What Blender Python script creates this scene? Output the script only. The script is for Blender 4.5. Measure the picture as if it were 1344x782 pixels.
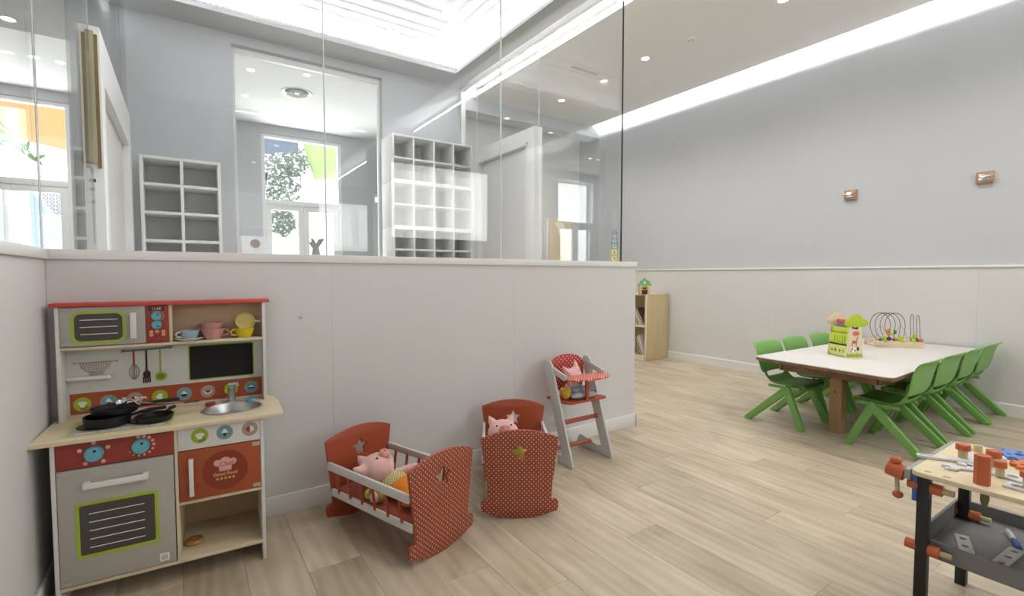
import bpy, bmesh, math, random
from mathutils import Matrix, Vector
random.seed(7)
PI = math.pi
R = math.radians
scn = bpy.context.scene
for o in list(bpy.data.objects):
    bpy.data.objects.remove(o)
COL = scn.collection

# ---------------------------------------------------------------- camera
cam_d = bpy.data.cameras.new('camera'); cam = bpy.data.objects.new('camera', cam_d); COL.objects.link(cam)
cam_d.sensor_width = 36; cam_d.lens = 36 * 636.7 / 1344; cam_d.clip_start = .02; cam_d.clip_end = 200
PITCH = math.atan(30 / 636.7)
cam.location = (0, 0, 1.1)
cam.rotation_euler = (PI / 2 - PITCH, 0, R(56.03 - 90))
scn.camera = cam
# ---------------------------------------------------------------- world, exposure
wd = bpy.data.worlds.new('sky'); scn.world = wd; wd.use_nodes = True
bg = wd.node_tree.nodes['Background']; bg.inputs[0].default_value = (.93, .97, 1, 1); bg.inputs[1].default_value = 2.4
scn.view_settings.view_transform = 'Standard'; scn.view_settings.look = 'None'
scn.view_settings.exposure = 0.18; scn.view_settings.gamma = 1; scn.view_settings.use_curve_mapping = False
scn.cycles.transparent_max_bounces = 24

def area_light(name, loc, rot, sx, sy, power, color=(1, 1, 1), spread=180):
    l = bpy.data.lights.new(name, 'AREA'); l.shape = 'RECTANGLE'; l.size = sx; l.size_y = sy
    l.energy = power; l.color = color; l.spread = R(spread)
    o = bpy.data.objects.new(name, l); COL.objects.link(o); o.location = loc; o.rotation_euler = rot
    return o
# daylight coming in through the facade windows and through the windows behind the camera
area_light('daylight_facade_middle', (1.5, 8.02, 1.6), (R(90), 0, PI), 1.0, 2.9, 75, (.95, .98, 1))
area_light('daylight_facade_left', (-1.6, 8.02, 1.6), (R(90), 0, PI), 1.0, 2.9, 70, (.95, .98, 1))
area_light('daylight_rear_a', (-2.4, -2.72, 1.75), (R(90), 0, 0), 1.8, 2.2, 40, (1, .99, .97))
area_light('daylight_rear_b', (3.7, -2.72, 2.32), (R(90), 0, 0), 1.8, 1.2, 28, (1, .99, .97))
# light strips in the ceiling coves
area_light('cove_light_right', (5.06, 1.45, 3.49), (0, R(-70), 0), .03, 8.0, 62, (1, .99, 1))
area_light('cove_light_left', (3.14, 1.45, 3.42), (0, R(110), 0), .03, 8.0, 70, (1, .99, 1))
area_light('cornice_light_back', (1.15, 4.66, 3.24), (R(215), 0, 0), 2.3, .03, 9)
area_light('cornice_light_right', (2.44, 3.65, 3.24), (0, R(215), 0), .03, 1.8, 7.5)
area_light('cornice_light_left', (-.14, 3.65, 3.24), (0, R(145), 0), .03, 1.8, 7.5)
area_light('cornice_light_front', (1.15, 2.66, 3.24), (R(145), 0, 0), 2.3, .03, 9)

# ---------------------------------------------------------------- materials
def nodes(name):
    m = bpy.data.materials.new(name); m.use_nodes = True
    nt = m.node_tree; return m, nt, nt.nodes['Principled BSDF']
def lnk(nt, a, b): nt.links.new(a, b)
def sock(nt, v, s):
    if isinstance(v, (int, float)): s.default_value = v
    else: nt.links.new(v, s)
def mth(nt, op, a, b=0.0, c=None):
    n = nt.nodes.new('ShaderNodeMath'); n.operation = op
    sock(nt, a, n.inputs[0]); sock(nt, b, n.inputs[1])
    if c is not None: sock(nt, c, n.inputs[2])
    return n.outputs[0]
def mixc(nt, f, a, b):
    n = nt.nodes.new('ShaderNodeMix'); n.data_type = 'RGBA'
    sock(nt, f, n.inputs[0])
    for v, s in ((a, n.inputs[6]), (b, n.inputs[7])):
        if isinstance(v, tuple): s.default_value = (*v[:3], 1)
        else: nt.links.new(v, s)
    return n.outputs[2]
def srgb(r, g, b):
    f = lambda c: (c / 255 / 12.92) if c / 255 <= .04045 else ((c / 255 + .055) / 1.055) ** 2.4
    return (f(r), f(g), f(b))
def coords(nt, scale=(1, 1, 1), kind='Object'):
    t = nt.nodes.new('ShaderNodeTexCoord'); mp = nt.nodes.new('ShaderNodeMapping')
    mp.inputs['Scale'].default_value = scale; lnk(nt, t.outputs[kind], mp.inputs[0]); return mp.outputs[0]
def noise(nt, vec, scale, detail=3, rough=.5, dist=0):
    n = nt.nodes.new('ShaderNodeTexNoise'); n.inputs['Scale'].default_value = scale; n.inputs['Detail'].default_value = detail
    n.inputs['Roughness'].default_value = rough; n.inputs['Distortion'].default_value = dist
    lnk(nt, vec, n.inputs['Vector']); return n.outputs[0]
def bump(nt, h, bs, strength=.2, dist=.002):
    n = nt.nodes.new('ShaderNodeBump'); n.inputs['Strength'].default_value = strength; n.inputs['Distance'].default_value = dist
    lnk(nt, h, n.inputs['Height']); lnk(nt, n.outputs[0], bs.inputs['Normal'])
def paint(name, col, rough=.5, metal=0., var=.04, scale=9, bmp=.06, emit=0, sheen=0, spec=.5, trans=0):
    m, nt, bs = nodes(name); c = col
    v = coords(nt); f = noise(nt, v, scale, 4)
    dark = tuple(x * (1 - var * 2) for x in c); lite = tuple(min(1, x * (1 + var)) for x in c)
    lnk(nt, mixc(nt, f, dark, lite), bs.inputs['Base Color'])
    bs.inputs['Roughness'].default_value = rough; bs.inputs['Metallic'].default_value = metal
    bs.inputs['Specular IOR Level'].default_value = spec
    if bmp: bump(nt, noise(nt, v, scale * 25, 2), bs, bmp, .001)
    if emit: bs.inputs['Emission Color'].default_value = (*c, 1); bs.inputs['Emission Strength'].default_value = emit
    if sheen: bs.inputs['Sheen Weight'].default_value = sheen
    return m
def wood(name, c1, c2, axis=0, rough=.5, scale=30, stretch=12, contrast=1.0, rnd=0.0, kind='Object'):
    m, nt, bs = nodes(name)
    sc = [1., 1., 1.]; sc[axis] = 1. / stretch
    v = coords(nt, tuple(sc), kind)
    if rnd:
        oi = nt.nodes.new('ShaderNodeObjectInfo'); ad = nt.nodes.new('ShaderNodeVectorMath'); ad.operation = 'ADD'
        cb = nt.nodes.new('ShaderNodeCombineXYZ')
        q = mth(nt, 'MULTIPLY', oi.outputs['Random'], 37.)
        for i in range(3): lnk(nt, q, cb.inputs[i])
        lnk(nt, v, ad.inputs[0]); lnk(nt, cb.outputs[0], ad.inputs[1]); v = ad.outputs[0]
    f = noise(nt, v, scale, 6, .6, .6); g = noise(nt, v, scale * .22, 3, .5, 1.2)
    f2 = mth(nt, 'ADD', mth(nt, 'MULTIPLY', f, .55), mth(nt, 'MULTIPLY', g, .55))
    rp = nt.nodes.new('ShaderNodeMapRange'); rp.inputs[1].default_value = .5 - .22 / contrast; rp.inputs[2].default_value = .5 + .28 / contrast
    lnk(nt, f2, rp.inputs[0])
    c = mixc(nt, rp.outputs[0], c1, c2)
    if rnd:
        r2 = mth(nt, 'FRACT', mth(nt, 'MULTIPLY', oi.outputs['Random'], 7.31))
        k = mth(nt, 'ADD', mth(nt, 'MULTIPLY', r2, rnd), 1 - rnd * .6)
        vm = nt.nodes.new('ShaderNodeVectorMath'); vm.operation = 'SCALE'; lnk(nt, c, vm.inputs[0]); lnk(nt, k, vm.inputs['Scale']); c = vm.outputs[0]
    lnk(nt, c, bs.inputs['Base Color']); bs.inputs['Roughness'].default_value = rough
    bump(nt, f, bs, .12, .001)
    return m
def dots(name, base, dot, pitch, rad, ax=(0, 2), rough=.45):
    m, nt, bs = nodes(name)
    t = nt.nodes.new('ShaderNodeTexCoord'); sp = nt.nodes.new('ShaderNodeSeparateXYZ'); lnk(nt, t.outputs['Object'], sp.inputs[0])
    u = mth(nt, 'DIVIDE', sp.outputs[ax[0]], pitch); v = mth(nt, 'DIVIDE', sp.outputs[ax[1]], pitch)
    def cell(off):
        a = mth(nt, 'SUBTRACT', mth(nt, 'FRACT', mth(nt, 'ADD', u, 50 + off)), .5); b = mth(nt, 'SUBTRACT', mth(nt, 'FRACT', mth(nt, 'ADD', v, 50 + off)), .5)
        return mth(nt, 'ADD', mth(nt, 'MULTIPLY', a, a), mth(nt, 'MULTIPLY', b, b))
    d = mth(nt, 'MINIMUM', cell(0), cell(.5)); f = mth(nt, 'LESS_THAN', d, (rad / pitch) ** 2)
    n = noise(nt, t.outputs['Object'], 14, 4)
    b2 = mixc(nt, n, tuple(x * .9 for x in base), tuple(x * 1.08 for x in base))
    lnk(nt, mixc(nt, f, b2, dot), bs.inputs['Base Color']); bs.inputs['Roughness'].default_value = rough
    return m
def glass(name, tint=(.97, .99, .985), base=.035, k=1.):
    m, nt, bs = nodes(name); nt.nodes.remove(bs)
    out = nt.nodes['Material Output']; tr = nt.nodes.new('ShaderNodeBsdfTransparent'); gl = nt.nodes.new('ShaderNodeBsdfGlossy')
    tr.inputs[0].default_value = (*tint, 1); gl.inputs['Roughness'].default_value = 0.0
    n = nt.nodes.new('ShaderNodeTexNoise'); n.inputs['Scale'].default_value = .8; bp = nt.nodes.new('ShaderNodeBump'); bp.inputs['Strength'].default_value = .015
    lnk(nt, n.outputs[0], bp.inputs['Height']); lnk(nt, bp.outputs[0], gl.inputs['Normal'])
    lw = nt.nodes.new('ShaderNodeLayerWeight'); lw.inputs[0].default_value = .5
    p = mth(nt, 'POWER', lw.outputs['Facing'], 5.)
    f = mth(nt, 'ADD', base, mth(nt, 'MULTIPLY', p, (1 - base) * k))
    mx = nt.nodes.new('ShaderNodeMixShader'); lnk(nt, f, mx.inputs[0]); lnk(nt, tr.outputs[0], mx.inputs[1]); lnk(nt, gl.outputs[0], mx.inputs[2])
    lnk(nt, mx.outputs[0], out.inputs[0]); return m
def cloth(name, col, trans=.6):
    m, nt, bs = nodes(name); out = nt.nodes['Material Output']; tl = nt.nodes.new('ShaderNodeBsdfTranslucent')
    f = noise(nt, coords(nt), 20, 2); c = mixc(nt, f, tuple(x * .92 for x in col), col)
    lnk(nt, c, tl.inputs[0]); lnk(nt, c, bs.inputs['Base Color']); bs.inputs['Roughness'].default_value = .9
    mx = nt.nodes.new('ShaderNodeMixShader'); mx.inputs[0].default_value = trans
    lnk(nt, bs.outputs[0], mx.inputs[1]); lnk(nt, tl.outputs[0], mx.inputs[2]); lnk(nt, mx.outputs[0], out.inputs[0]); return m
def emitm(name, col, s):
    m, nt, bs = nodes(name); bs.inputs['Base Color'].default_value = (*col, 1)
    bs.inputs['Emission Color'].default_value = (*col, 1); bs.inputs['Emission Strength'].default_value = s; return m

m_wall_grey = paint('grey wall paint', srgb(199, 202, 206), .85, var=.015, scale=2, bmp=.05)
m_ceil = paint('ceiling paint', srgb(246, 246, 245), .9, var=.01, scale=2, bmp=.03)
m_ceil_grey = paint('grey ceiling paint', srgb(200, 203, 205), .9, var=.01, scale=2, bmp=.03)
m_white = paint('white lacquer', srgb(232, 231, 229), .45, var=.015, scale=4, bmp=.03)
m_panel = paint('white wall panel', srgb(218, 217, 216), .5, var=.015, scale=3, bmp=.03)
m_white_frame = paint('white frame lacquer', srgb(240, 240, 240), .4, var=.01, bmp=.02)
m_plaster = paint('white plaster cornice', srgb(240, 240, 241), .8, var=.02, scale=20, bmp=.15)
m_dark = paint('dark seam', (.02, .02, .022), .5)
m_chrome = paint('chrome', (.75, .75, .75), .18, 1., var=.02, bmp=0)
m_steel = paint('brushed steel', (.55, .56, .56), .35, 1., var=.05, bmp=.05)
m_glass = glass('partition glass', (.985, .99, .988), .05)
m_glass_side = glass('side glass', (.985, .99, .988), .03, .35)
m_glass_edge = paint('glass edge', srgb(225, 232, 232), .15, var=.02, bmp=0)
m_glass_clear = glass('window glass', (.98, .99, .99), .03)
def floor_wood(name, c1, c2):
    m, nt, bs = nodes(name)
    oi = nt.nodes.new('ShaderNodeObjectInfo'); q = mth(nt, 'MULTIPLY', oi.outputs['Random'], 41.)
    cb = nt.nodes.new('ShaderNodeCombineXYZ')
    for i in range(3): lnk(nt, q, cb.inputs[i])
    def vec(scale):
        v = coords(nt, scale); ad = nt.nodes.new('ShaderNodeVectorMath'); ad.operation = 'ADD'; lnk(nt, v, ad.inputs[0]); lnk(nt, cb.outputs[0], ad.inputs[1]); return ad.outputs[0]
    fine = noise(nt, vec((1, .06, 1)), 60, 4, .6, .3); mid = noise(nt, vec((1, .30, 1)), 7, 3, .5, 1.2); big = noise(nt, vec((1, .5, 1)), 2.6, 2, .5, .5)
    w = nt.nodes.new('ShaderNodeTexWave'); w.wave_type = 'RINGS'; w.rings_direction = 'Y'; w.inputs['Scale'].default_value = 5; w.inputs['Distortion'].default_value = 9
    w.inputs['Detail'].default_value = 3; w.inputs['Detail Scale'].default_value = .8; lnk(nt, vec((1.6, .16, 1)), w.inputs['Vector'])
    f = mth(nt, 'ADD', mth(nt, 'ADD', mth(nt, 'MULTIPLY', fine, .16), mth(nt, 'MULTIPLY', mid, .60)), mth(nt, 'ADD', mth(nt, 'MULTIPLY', w.outputs[1], .10), mth(nt, 'MULTIPLY', big, .55)))
    rp = nt.nodes.new('ShaderNodeMapRange'); rp.inputs[1].default_value = .42; rp.inputs[2].default_value = .92; lnk(nt, f, rp.inputs[0])
    c = mixc(nt, rp.outputs[0], c1, c2)
    k = mth(nt, 'ADD', mth(nt, 'MULTIPLY', mth(nt, 'FRACT', mth(nt, 'MULTIPLY', oi.outputs['Random'], 7.31)), .08), .955)
    vm = nt.nodes.new('ShaderNodeVectorMath'); vm.operation = 'SCALE'; lnk(nt, c, vm.inputs[0]); lnk(nt, k, vm.inputs['Scale'])
    lnk(nt, vm.outputs[0], bs.inputs['Base Color']); bs.inputs['Roughness'].default_value = .42; bump(nt, fine, bs, .1, .0008)
    return m
m_floor = floor_wood('oak plank', srgb(152, 137, 113), srgb(207, 194, 172))
m_floor_base = wood('oak floor', srgb(150, 132, 108), srgb(190, 175, 150), 1, .5, 15, 9)
m_led = emitm('lamp glow', (1, .97, .93), 14)
m_led_strip = emitm('cove strip glow', (1, 1, 1), 5)

# ---------------------------------------------------------------- mesh helpers
class MB:
    def __init__(s): s.bm = bmesh.new()
    def _add(s, vs, fs, mi=0, M=None, smooth=False):
        v = [s.bm.verts.new(M @ Vector(p) if M else p) for p in vs]; out = []
        for f in fs:
            try:
                q = s.bm.faces.new([v[i] for i in f]); q.material_index = mi; q.smooth = smooth; out.append(q)
            except ValueError: pass
        return out
    def box(s, x0, x1, y0, y1, z0, z1, mi=0, M=None, bev=0, seg=2):
        p = [(x, y, z) for x in (min(x0, x1), max(x0, x1)) for y in (min(y0, y1), max(y0, y1)) for z in (min(z0, z1), max(z0, z1))]
        f = [(0, 1, 3, 2), (4, 6, 7, 5), (0, 4, 5, 1), (2, 3, 7, 6), (0, 2, 6, 4), (1, 5, 7, 3)]
        fs = s._add(p, f, mi, M)
        if bev:
            es = list({e for q in fs for e in q.edges})
            bmesh.ops.bevel(s.bm, geom=es, offset=bev, segments=seg, profile=.5, affect='EDGES', material=mi)
        return s
    def beam(s, p0, p1, w0, d0, w1=None, d1=None, side=(1, 0, 0), mi=0, bev=0):
        p0, p1 = Vector(p0), Vector(p1); w1 = w0 if w1 is None else w1; d1 = d0 if d1 is None else d1
        a = (p1 - p0).normalized(); u = Vector(side); u = (u - a * u.dot(a)).normalized(); v = a.cross(u)
        P = []
        for p, w, d in ((p0, w0, d0), (p1, w1, d1)):
            P += [p + u * w / 2 * i + v * d / 2 * j for i, j in ((-1, -1), (1, -1), (1, 1), (-1, 1))]
        fs = s._add([tuple(q) for q in P], [(3, 2, 1, 0), (4, 5, 6, 7), (0, 1, 5, 4), (1, 2, 6, 5), (2, 3, 7, 6), (3, 0, 4, 7)], mi)
        if bev:
            es = list({e for q in fs for e in q.edges})
            bmesh.ops.bevel(s.bm, geom=es, offset=bev, segments=2, profile=.5, affect='EDGES', material=mi)
        return s
    def cyl(s, p0, p1, r0, r1=None, n=16, mi=0):
        p0, p1 = Vector(p0), Vector(p1); r1 = r0 if r1 is None else r1
        a = (p1 - p0).normalized(); u = a.orthogonal().normalized(); v = a.cross(u)
        P = [tuple(p + (u * math.cos(2 * PI * i / n) + v * math.sin(2 * PI * i / n)) * r) for p, r in ((p0, r0), (p1, r1)) for i in range(n)]
        f = [(i, (i + 1) % n, n + (i + 1) % n, n + i) for i in range(n)] + [tuple(range(n))[::-1], tuple(range(n, 2 * n))]
        s._add(P, f, mi, None, True); return s
    def lathe(s, prof, M=None, n=24, mi=0, sx=1, sy=1):
        P = [(r * sx * math.cos(2 * PI * i / n), r * sy * math.sin(2 * PI * i / n), z) for r, z in prof for i in range(n)]
        f = [(k * n + i, k * n + (i + 1) % n, (k + 1) * n + (i + 1) % n, (k + 1) * n + i) for k in range(len(prof) - 1) for i in range(n)]
        if prof[0][0] < .0016: f.append(tuple(range(n))[::-1])
        if prof[-1][0] < .0016: f.append(tuple(range((len(prof) - 1) * n, len(prof) * n)))
        s._add(P, f, mi, M, True); return s
    def ball(s, c, r, n=14, mi=0, M=None):
        if isinstance(r, (int, float)): r = (r, r, r)
        T = Matrix.Translation(c) @ (M or Matrix()) @ Matrix.Diagonal((*r, 1))
        before = set(s.bm.faces)
        bmesh.ops.create_uvsphere(s.bm, u_segments=n, v_segments=max(6, n * 2 // 3), radius=1, matrix=T)
        for f in s.bm.faces:
            if f not in before: f.material_index = mi; f.smooth = True
        return s
    def tube(s, pts, r, n=8, mi=0):
        pts = [Vector(p) for p in pts]; rings = []; u = None
        for i, p in enumerate(pts):
            a = (pts[min(i + 1, len(pts) - 1)] - pts[max(i - 1, 0)]).normalized()
            u = a.orthogonal().normalized() if u is None else (u - a * u.dot(a)).normalized()
            v = a.cross(u); rr = r[i] if isinstance(r, (list, tuple)) else r
            rings.append([tuple(p + (u * math.cos(2 * PI * k / n) + v * math.sin(2 * PI * k / n)) * rr) for k in range(n)])
        P = [q for g in rings for q in g]
        f = [(k * n + i, k * n + (i + 1) % n, (k + 1) * n + (i + 1) % n, (k + 1) * n + i) for k in range(len(rings) - 1) for i in range(n)]
        f += [tuple(range(n))[::-1], tuple(range((len(rings) - 1) * n, len(rings) * n))]
        s._add(P, f, mi, None, True); return s
    def grid(s, rows, mi=0, skip=lambda i, j: False):
        nr, nc = len(rows), len(rows[0])
        s._add([p for r in rows for p in r], [(i * nc + j, i * nc + j + 1, (i + 1) * nc + j + 1, (i + 1) * nc + j) for i in range(nr - 1) for j in range(nc - 1) if not skip(i, j)], mi, None, True)
        return s
    def mesh(s, me, M=None, mi=0):
        if M: me.transform(M)
        for p in me.polygons: p.material_index = mi
        s.bm.from_mesh(me); bpy.data.meshes.remove(me); return s
    def plate(s, loops, t, plane='xz', at=0., mi=0, bev=0., M=None):
        """flat shape with holes, thickness t; its face stands at `at` and the body goes behind it"""
        cu = bpy.data.curves.new('shape', 'CURVE'); cu.dimensions = '2D'; cu.fill_mode = 'BOTH'
        for lp in loops:
            sp = cu.splines.new('POLY'); sp.points.add(len(lp) - 1)
            for q, (a, b) in zip(sp.points, lp): q.co = (a, b, 0, 1)
            sp.use_cyclic_u = True
        cu.extrude = t / 2 - bev; cu.bevel_depth = bev; cu.bevel_resolution = 1 if bev else 0; cu.offset = -bev
        ob = bpy.data.objects.new('shape', cu); me = bpy.data.meshes.new_from_object(ob)
        bpy.data.objects.remove(ob); bpy.data.curves.remove(cu)
        return s.mesh(me, (M or Matrix()) @ PM(plane, at, t / 2), mi)
    def text(s, body, size, t, plane, at, cx, cz, mi=0, shear=0, offset=0., M=None):
        cu = bpy.data.curves.new('shape', 'FONT'); cu.body = body; cu.size = size; cu.extrude = t / 2; cu.align_x = 'CENTER'; cu.align_y = 'CENTER'
        cu.shear = shear; cu.offset = offset; cu.resolution_u = 3
        ob = bpy.data.objects.new('shape', cu); me = bpy.data.meshes.new_from_object(ob)
        bpy.data.objects.remove(ob); bpy.data.curves.remove(cu)
        return s.mesh(me, (M or Matrix()) @ PM(plane, at, t / 2) @ Matrix.Translation((cx, cz, 0)), mi)
    def build(s, name, mats, parent=None, loc=None, sharp=35, **kw):
        me = bpy.data.meshes.new(name)
        bmesh.ops.remove_doubles(s.bm, verts=s.bm.verts, dist=1e-5)
        s.bm.to_mesh(me); s.bm.free()
        for m in (mats if isinstance(mats, (list, tuple)) else [mats]): me.materials.append(m)
        for p in me.polygons: p.use_smooth = True
        me.set_sharp_from_angle(angle=R(sharp))
        o = bpy.data.objects.new(name, me); COL.objects.link(o)
        if parent: o.parent = parent
        if loc: o.location = loc
        for k, v in kw.items(): o[k] = v
        return o
def PM(plane, at, h):
    # maps (u, v, w) with +w towards the viewer side of the plane
    if plane == 'xz': return Matrix(((1, 0, 0, 0), (0, 0, -1, at + h), (0, 1, 0, 0), (0, 0, 0, 1)))
    if plane == 'xy': return Matrix(((1, 0, 0, 0), (0, 1, 0, 0), (0, 0, 1, at - h), (0, 0, 0, 1)))
    if plane == 'yz': return Matrix(((0, 0, 1, at - h), (1, 0, 0, 0), (0, 1, 0, 0), (0, 0, 0, 1)))
    if plane == 'yz-': return Matrix(((0, 0, -1, at + h), (-1, 0, 0, 0), (0, 1, 0, 0), (0, 0, 0, 1)))
def circ(cx, cy, r, n=20, ry=None, a0=0): return [(cx + r * math.cos(a0 + 2 * PI * i / n), cy + (ry or r) * math.sin(a0 + 2 * PI * i / n)) for i in range(n)]
def rect(x0, x1, y0, y1): return [(x0, y0), (x1, y0), (x1, y1), (x0, y1)]
def rrect(x0, x1, y0, y1, r, n=5):
    o = []
    for cx, cy, a in ((x1 - r, y1 - r, 0), (x0 + r, y1 - r, 90), (x0 + r, y0 + r, 180), (x1 - r, y0 + r, 270)):
        o += [(cx + r * math.cos(R(a + 90 * k / n)), cy + r * math.sin(R(a + 90 * k / n))) for k in range(n + 1)]
    return o
def star(cx, cy, r, r2=None, rot=0):
    r2 = r2 or r * .45
    return [(cx + (r if k % 2 == 0 else r2) * math.sin(rot + PI * k / 5), cy + (r if k % 2 == 0 else r2) * math.cos(rot + PI * k / 5)) for k in range(10)]
def thing(name, label, cat, loc=(0, 0, 0), rz=0, group=None):
    o = bpy.data.objects.new(name, None); COL.objects.link(o); o.empty_display_size = .05
    o.location = loc; o.rotation_euler = (0, 0, rz); o['label'] = label; o['category'] = cat
    if group: o['group'] = group
    return o
def tag(o, label, cat, group=None):
    o['label'] = label; o['category'] = cat
    if group: o['group'] = group
    return o
def struct(name, mb, mats, parent=None, label=None, **kw):
    o = mb.build(name, mats, parent, **kw)
    if not parent: o['kind'] = 'structure'
    if label: o['label'] = label
    return o
def copy_thing(root, loc, rz, label, group=None):
    r = root.copy(); COL.objects.link(r); r.location = loc; r.rotation_euler = (0, 0, rz); r['label'] = label
    if group: r['group'] = group
    for ch in list(root.children):
        c = ch.copy(); COL.objects.link(c); c.parent = r
        for g in ch.children:
            d = g.copy(); COL.objects.link(d); d.parent = c
    return r
def box(*a, **k): return MB().box(*a, **k)

# ================================================================ SETTING
# ---- floor with planks
floor = struct('floor', box(-4.2, 5.5, -2.8, 8.1, -.12, -.012), m_floor_base)
PW, PL = .193, 1.29
def plank_mesh(w, l):
    b = MB(); g = .0003; c = .0010
    x0, x1, y0, y1 = g, w - g, g, l - g
    b._add([(x0, y0, -.012), (x1, y0, -.012), (x1, y1, -.012), (x0, y1, -.012), (x0, y0, -c), (x1, y0, -c), (x1, y1, -c), (x0, y1, -c),
            (x0 + c, y0 + c, 0), (x1 - c, y0 + c, 0), (x1 - c, y1 - c, 0), (x0 + c, y1 - c, 0)],
           [(0, 1, 5, 4), (1, 2, 6, 5), (2, 3, 7, 6), (3, 0, 4, 7), (4, 5, 9, 8), (5, 6, 10, 9), (6, 7, 11, 10), (7, 4, 8, 11), (8, 9, 10, 11)])
    return b
full = None
x = -.42; ci = 0
offs = [0, .52, .23, .81, .38, .67, .12, .94, .3, .58]
while x < 5.3:
    y = -1.2 + (offs[ci % 10] - 1) * PL
    while y < 5.6:
        y1 = min(y + PL, 5.6)
        hidden = (x + PW < 2.6 and y > 2.42)
        if y1 > -.9 and not hidden and y1 - y > .05:
            w = min(PW, 5.30 - x)
            if abs(y1 - y - PL) < 1e-6 and w == PW and full:
                o = full.copy(); COL.objects.link(o)
            else:
                o = plank_mesh(w, y1 - y).build('plank', m_floor, floor)
                if abs(y1 - y - PL) < 1e-6 and w == PW: full = o
            o.parent = floor; o.location = (x, y, 0)
        y += PL
    x += PW; ci += 1

# ---- right wall with its white panels
WR = 5.31
wall_right = struct('wall_right', box(WR + .012, WR + .14, -2.7, 8.0, 0, 3.62), m_wall_grey)
ys = [-2.7, -1.75, -.78, .19, 1.144, 1.873, 2.826, 3.788, 4.75, 5.9]
for a, b in zip(ys, ys[1:]):
    MB().box(WR, WR + .014, a + .0003, b - .0003, 0, 1.163, bev=.0008, seg=1).build('panel', m_panel, wall_right)
struct('trim_1', box(WR - .012, WR + .02, -2.7, 5.9, 1.163, 1.179, bev=.003), m_white_frame, label='thin white cap strip above the white wall panels')
struct('baseboard_right', MB().plate([[(0, 0), (-.014, 0), (-.014, .092), (-.008, .098), (0, .098)]], 8.6, 'xz', 0, 0, 0, Matrix.Translation((WR, -2.7, 0))), m_white)

# ---- low partition in front (kitchen and cradles stand against it), ledge and glass
YP = 2.41; XE = 2.70; XL = -.42
wm = struct('wall_middle', box(XL - .12, XE - .012, YP + .012, YP + .118, 0, 1.158), m_white, label='white low partition wall behind the play kitchen')
xs = [XL, .58, 1.64, XE - .0]
for a, b in zip(xs, xs[1:]):
    MB().box(a + .0002, b - .0002, YP, YP + .013, 0, 1.158, bev=.0005, seg=1).build('panel', m_panel, wm)
MB().box(XE - .013, XE, YP + .0015, YP + .13, 0, 1.158, bev=.0012, seg=1).build('end_panel', m_panel, wm)
struct('trim_2', box(XL - .13, XE + .004, YP - .012, YP + .142, 1.158, 1.195, bev=.003), m_white, label='white ledge along the top of the low partition')
struct('baseboard_middle', MB().box(XL, XE + .013, YP - .013, YP, 0, .091, bev=.003).box(XE, XE + .013, YP - .013, YP + .13, 0, .091, bev=.003), m_white)
# ---- low wall on the left, going towards the camera
wl = struct('wall_left', box(XL - .12, XL - .012, -2.6, YP + .12, 0, 1.158), m_white, label='white low wall on the left of the play kitchen')
ys = [-2.6, -1.6, -.7, .2, 1.05, 1.72, YP]
for a, b in zip(ys, ys[1:]):
    MB().box(XL - .013, XL, a + .0003, b - .0003, 0, 1.158, bev=.0008, seg=1).build('panel', m_panel, wl)
struct('trim_3', box(XL - .14, XL + .012, -2.6, YP - .013, 1.158, 1.195, bev=.003), m_white, label='white ledge on the low left wall')
struct('baseboard_left', box(XL, XL + .013, -2.6, YP - .014, 0, .091, bev=.003), m_white)

# ---- glass above the low walls
YG = 2.455; ZT = 3.19
def glass_wall(name, label, panes, gm=None):
    t = bpy.data.objects.new(name, None); COL.objects.link(t); t['kind'] = 'structure'; t['label'] = label
    for p in panes: box(*p).build('pane', gm or m_glass, t)
    return t
gw = glass_wall('window_1', 'frameless glass screen standing on the low partition',
    [(a + .002, b - .002, YG, YG + .01, 1.196, 3.35) for a, b in ((-.432, .574), (.574, 1.577), (1.577, 2.60))])
for xx in (.574, 1.577):
    box(xx - .0022, xx + .0022, YG - .001, YG + .011, 1.196, 3.35).build('joint', m_glass_edge, gw)
box(2.598, 2.6025, YG - .0005, YG + .0105, 1.196, 3.35).build('edge', m_dark, gw)
box(-.436, -.431, YG - .002, YG + .012, 1.196, 3.35).build('joint', m_glass_edge, gw)
glass_wall('window_2', 'frameless glass screen on the low left wall', [(-.445, -.435, a + .002, b - .002, 1.196, 3.35) for a, b in ((-2.6, -1.1), (-1.1, 0.), (0., 1.22), (1.22, YG))], m_glass_side)

# ---- glazed side of the lobby (towards the play room)
XG = 2.64
gs = glass_wall('window_3', 'glass wall with white head rail beside the white door',
    [(XG - .005, XG + .005, 2.53, 3.49, 0.02, 3.155), (XG - .005, XG + .005, 3.494, 4.586, 2.425, 3.155), (XG - .005, XG + .005, 4.59, 4.895, 0.02, 3.155)])
MB().box(XG - .028, XG + .02, 2.46, 4.92, 3.155, 3.19, bev=.002).box(XG - .02, XG + .02, 2.46, 4.92, 3.19, 3.26, bev=.002).box(XG - .03, XG + .02, 4.895, 4.92, 0, 3.155, bev=.002).build('head_rail', m_white_frame, gs)
for yy in (3.492, 4.588):
    box(XG - .006, XG + .006, yy - .002, yy + .002, 2.425, 3.155).build('joint', m_glass_edge, gs)
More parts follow.
